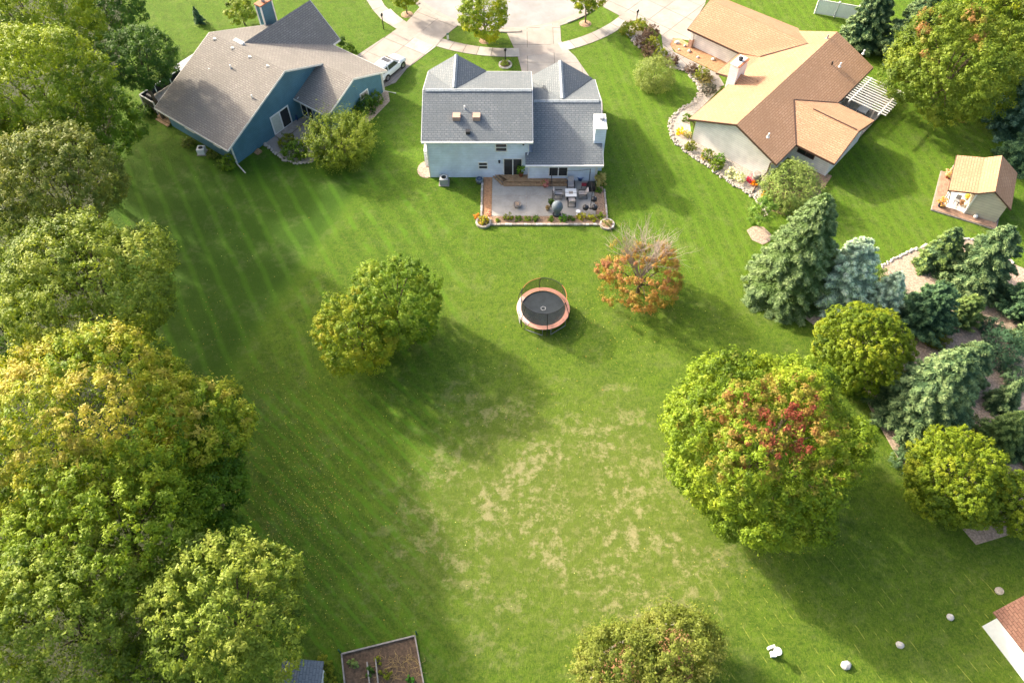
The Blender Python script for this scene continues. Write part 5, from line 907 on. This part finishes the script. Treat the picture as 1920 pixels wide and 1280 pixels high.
# ---------------------------------------------------------------- shrubs and flowers
GY = [(.06, .085, .008), (.125, .135, .011), (.20, .18, .018)]; PU = [(.055, .03, .03), (.09, .05, .045), (.14, .085, .07)]
SG = 'shrubs along the stone border'
bush('large round sage-green shrub on the lawn by the stone border', 1227, 141, 34, [(.10, .125, .035), (.155, .175, .055), (.21, .22, .08)], hf=.95, leaf=.13, dens=1.1)
for lb, u, v, r_, co in (('round yellow-green shrub at the pavement end of the stone border', 1177, 55, 15, GY), ('yellow-green shrub around the lamp post by the tan house drive', 1202, 47, 13, GY), ('upper purple shrub beside the tan house drive', 1222, 61, 15, PU), ('left purple shrub beside the stone border', 1207, 77, 15, PU), ('yellow-green shrub between two purple shrubs on the border', 1222, 84, 15, GY), ('small purple shrub below the middle yellow-green one', 1217, 96, 14, PU), ('yellow-green shrub just above the large sage shrub', 1237, 103, 14, GY), ('purple shrub right of the large sage shrub', 1260, 113, 13, PU), ('small purple shrub at the bend of the garden path', 1298, 131, 12, PU), ('yellow-green shrub near the white chimney', 1316, 139, 14, GY), ('brownish shrub below the yellow-green one near the chimney', 1323, 150, 13, [(.09, .07, .03), (.14, .11, .045), (.19, .15, .06)]), ('dark low shrub beside the tan eave', 1329, 168, 13, [(.03, .03, .03), (.06, .055, .05)])):
    bush(lb, u, v, r_, co, group=SG, hf=.85, leaf=.11, dens=1.2)
for lb, u, v, r_, co in (('slim green shrub against the left tan eave corner', 1287, 222, 9, GREEN), ('bright yellow round chrysanthemum in the gravel bed', 1275, 247, 8, [(.50, .30, .004), (.60, .40, .006)]), ('pale grass tuft in gravel beside the yellow chrysanthemum', 1291, 252, 8, [(.25, .22, .10), (.35, .3, .16)]), ('yellow-green mound at the corner of the white gable wall', 1296, 274, 11, GY), ('leafy mound with orange flowers under the white gable', 1327, 292, 12, [(.06, .1, .01), (.12, .16, .02), (.35, .17, .03)]), ('tall bright green plant against the white gable', 1349, 298, 11, [(.07, .15, .01), (.11, .2, .02)]), ('green mound under the middle of the white gable', 1344, 310, 12, LIME), ('white-flowered clump under the white gable', 1372, 325, 11, [(.10, .15, .03), (.5, .48, .42), (.65, .62, .55)]), ('second white-flowered clump nearer the pink flowers', 1388, 333, 11, [(.10, .15, .03), (.5, .48, .42), (.65, .62, .55)]), ('bright pink flower clump beside the rain barrel', 1410, 336, 9, [(.40, .03, .10), (.55, .06, .15)]), ('orange flower clump below the pink flowers', 1413, 345, 6, [(.45, .15, .01), (.6, .22, .01)]), ('orange flowers at the end of the stone border', 1436, 366, 9, [(.50, .2, .01), (.60, .28, .02)])):
    bush(lb, u, v, r_, co, 'flower_clump' if 'flower' in lb or 'chrys' in lb else 'shrub', group='plants along the white gable wall', hf=.8, leaf=.11, dens=1.3, cat='flowers' if 'flower' in lb or 'chrys' in lb else 'shrub')
for lb, u, v, r_, co in (('yellow-flowered mound at the left of the front patio bed', 953, 407, 8, GY), ('tiny lime plant at the left end of the front patio bed', 934, 413, 4, LIME), ('first low green plant right of the yellow-flowered mound', 972, 410, 6, GREEN), ('second low green plant right of the yellow-flowered mound', 988, 411, 6, LIME), ('third low green plant right of the yellow-flowered mound', 1004, 410, 6, GREEN), ('bright green plant right of the pear-shaped covered chair', 1056, 410, 7, [(.07, .16, .01), (.12, .22, .02)]), ('low green plant under the small white table', 1071, 409, 6, GREEN), ('golden mound below the small white table', 1090, 406, 8, [(.18, .17, .01), (.3, .25, .015)]), ('golden mound below the kettle grills', 1110, 409, 8, [(.15, .16, .01), (.26, .23, .015)]), ('lime mound at the right end of the front patio bed', 1127, 406, 7, [(.15, .2, .01), (.25, .28, .02)]), ('dark green plant left of the pear-shaped covered chair', 1033, 411, 6, GREEN)):
    bush(lb, u, v, r_, co, 'bedding_plant', hf=.8, leaf=.1, dens=1.4, group='plants in the front patio bed')
bush('tall tan ornamental grass at the right corner of the house', 1126, 338, 10, [(.16, .12, .04), (.27, .2, .07), (.38, .29, .12)], 'ornamental_grass', 1.6, .2, 1.4, needle=True, up=1.0); bush('low green plant below the tan ornamental grass', 1122, 356, 6, GREEN)
bush('red and yellow flowers in the left round planter', 907, 414, 10, [(.35, .06, .04), (.12, .17, .01), (.45, .3, .02), (.15, .2, .02)], 'flower_clump', .8, .1, 1.4, cat='flowers'); bush('orange flower clump just outside the left round planter', 894, 406, 5, [(.4, .13, .02), (.5, .24, .05)], 'flower_clump', .8, .1, 1.4, cat='flowers'); bush('dry pale plants in the right round planter', 1138, 419, 9, [(.13, .14, .04), (.25, .2, .08)], 'bedding_plant', .6, .1, 1.2); bush('pink flower patch on the left patio corner', 916, 400, 5, [(.5, .2, .22), (.6, .35, .3)], 'flower_clump', .5, .1, 1.2, cat='flowers')
bush('grassy plants in the lamp planter', 947.5, 119, 8, PALE, 'bedding_plant', .7, .1, 1.2)
def potted(label, u, v, r_, co, pr, ph, pm, z=.06, hf=.9):
    o, q = pot(label, u, v, pr, ph, pm, z); rs = np.random.RandomState(int(u)); P, N, D, s, col, _ = crown(rs, r_, r_, r_ * hf, 260, 8, co, .11, .1, K=10, low=-.7)
    obj('plant', leafmesh('plant', P + np.array([q[0], q[1], z + ph + r_ * hf * .6]), N, D, s * 1.3, s * .8, col), M['leaf'], o)
potted('terracotta pot with tall lime plant beside the patio door', 977, 330, .38, [(.06, .13, .01), (.15, .24, .02)], .24, .4, 'terracotta', .37, 1.7); potted('pot of pink flowers at the edge of the timber steps', 1022, 350, .38, [(.45, .08, .14), (.5, .2, .25), (.1, .16, .02)], .22, .3, 'terracotta'); potted('small brown pot on the patio left of the covered chair', 1027, 394, .12, [(.2, .12, .06), (.3, .2, .12)], .2, .3, 'wood_grey'); potted('pot with dark leafy plant at the string light pole foot', 1033, 384, .25, GREEN, .18, .3, 'wood_grey')
potted('pot of pink and white flowers at the back of the shed porch', 1776, 333, .45, [(.5, .15, .16), (.45, .4, .25), (.14, .18, .04)], .25, .4, 'terracotta', .2); potted('dark blue pot of orange flowers at the front of the shed porch', 1762, 387, .42, [(.4, .1, .03), (.5, .25, .08), (.14, .15, .04)], .26, .4, 'blue_dark', .2); potted('yellow chrysanthemum pot inside the shed porch', 1812, 374, .3, [(.45, .33, .08), (.5, .4, .15)], .2, .3, 'wood_grey', .2); potted('brown flower pot beside the shed wall corner', 1801, 384, .22, [(.25, .12, .1), (.4, .25, .2)], .16, .25, 'terracotta', .2); potted('pot with bright leaves on the deck beside the pergola', 1640, 209, .4, [(.1, .18, .02), (.2, .28, .05)], .2, .3, 'wood_grey', .3); potted('potted rust-leaved plant at the pergola post', 1652, 205, .35, [(.2, .1, .04), (.3, .18, .07)], .2, .3, 'terracotta', .3)
q = W(1828, 408, .2); tag(obj('garden_ornament', MB().lathe(q, [(.12, 0), (.2, .1), (.2, .25), (.1, .36), (.02, .38)], 12), M['plastic_white'], smooth=True), 'small round white ornament on the shed deck', 'ornament')
BH = 'plants round the blue house'
for lb, u, v, r_, co in (('bright green shrub in the blue house patio bed', 552, 282, 22, GREEN), ('yellow-green shrub left in the blue house patio bed', 537, 265, 15, GY), ('green foundation shrub along the blue garage wall', 688, 196, 20, DEEP), ('deep green shrub at the far end of the blue garage wall', 702, 186, 15, GREEN), ('green shrub under the patio-side window of the garage wing', 676, 207, 14, GREEN), ('deep green bush at the front left corner of the blue house', 425, 305, 17, GREEN), ('brownish plant beside the white air conditioner', 398, 290, 10, OLIVE), ('low plant under the left wall of the blue house', 352, 268, 12, OLIVE), ('low bush beyond the deck steps of the blue house', 272, 208, 14, DEEP), ('low green shrub at the street corner of the blue house', 655, 94, 12, GREEN), ('dark low shrub by the far gable of the blue house', 640, 78, 9, DEEP), ('round yellow-green bush beside the blue-grey shed roof', 609, 1248, 18, GY), ('small golden bush at the shed wall on the bottom edge', 618, 1278, 12, GY)):
    bush(lb, u, v, r_, co, group=BH, hf=.85, leaf=.13, dens=1.2)
VG = 'plants in the vegetable bed'
for lb, u, v, r_, co in (('pale green vegetable clump at the left of the fenced bed', 662, 1245, 9, PGT), ('green vegetable plant between the two pipes', 692, 1258, 9, DEEP), ('yellow squash plant near the top of the right pipe', 708, 1240, 7, GY), ('yellow-green plant right of the two pipes', 722, 1262, 9, GY), ('round green plant at the bottom right of the fenced bed', 770, 1275, 10, [(.03, .1, .01), (.06, .16, .02)])):
    bush(lb, u, v, r_, co, 'vegetable_plant', group=VG, hf=.6, leaf=.12)
rs = np.random.RandomState(11); mb = MB()
for k in range(70):
    q = W(748 + rs.normal() * 22, 1235 + abs(rs.normal()) * 26, .06); pts = [q]
    d = rs.uniform(0, 6.28)
    for j in range(4): d += rs.normal() * .7; q = q + Vector((math.cos(d) * .22, math.sin(d) * .22, rs.uniform(-.04, .06))); q.z = max(.05, q.z); pts.append(q.copy())
    mb.tube(pts, .013, 3)
plain('straw', (.40, .28, .11), .9, .3, 4)
tag(obj('dry_vines', mb, M['straw'], gd), kind='stuff')
# fallen leaves and straw bits lying on the lawn
rs = np.random.RandomState(21); PT = []; CC = []
def litter(n, u0, v0, su, sv, cols):
    for _ in range(n):
        u, v = u0 + rs.normal() * su, v0 + rs.normal() * sv
        if v < 40 or v > 1290 or (780 < u < 1150 and v < 430): continue
        q = W(u, v, .015); PT.append(q); c = cols[rs.randint(len(cols))]; CC.append([x * rs.uniform(.7, 1.2) for x in c])
YL = [(.42, .33, .06), (.35, .25, .05), (.5, .42, .15), (.3, .16, .05)]
litter(1500, 560, 920, 70, 110, YL); litter(500, 500, 1050, 60, 80, YL); litter(220, 1200, 590, 90, 45, YL); litter(160, 1100, 600, 70, 60, YL); litter(90, 1180, 330, 30, 60, YL); litter(250, 800, 900, 260, 200, YL); litter(150, 1480, 1000, 130, 70, YL); litter(120, 1800, 330, 40, 40, YL); litter(200, 420, 620, 60, 120, YL); litter(120, 900, 720, 120, 80, YL)
n = len(PT); P = np.array(PT); N = np.tile([0, 0, 1.0], (n, 1)) + rs.normal(size=(n, 3)) * .25; s = rs.uniform(.03, .085, n)
tag(obj('fallen_leaves', leafmesh('fallen_leaves', P, N, rs.normal(size=(n, 3)), s, s * .8, np.array(CC)), M['petal']), 'yellow fallen leaves scattered over the lawn', 'leaves', None, 'stuff')
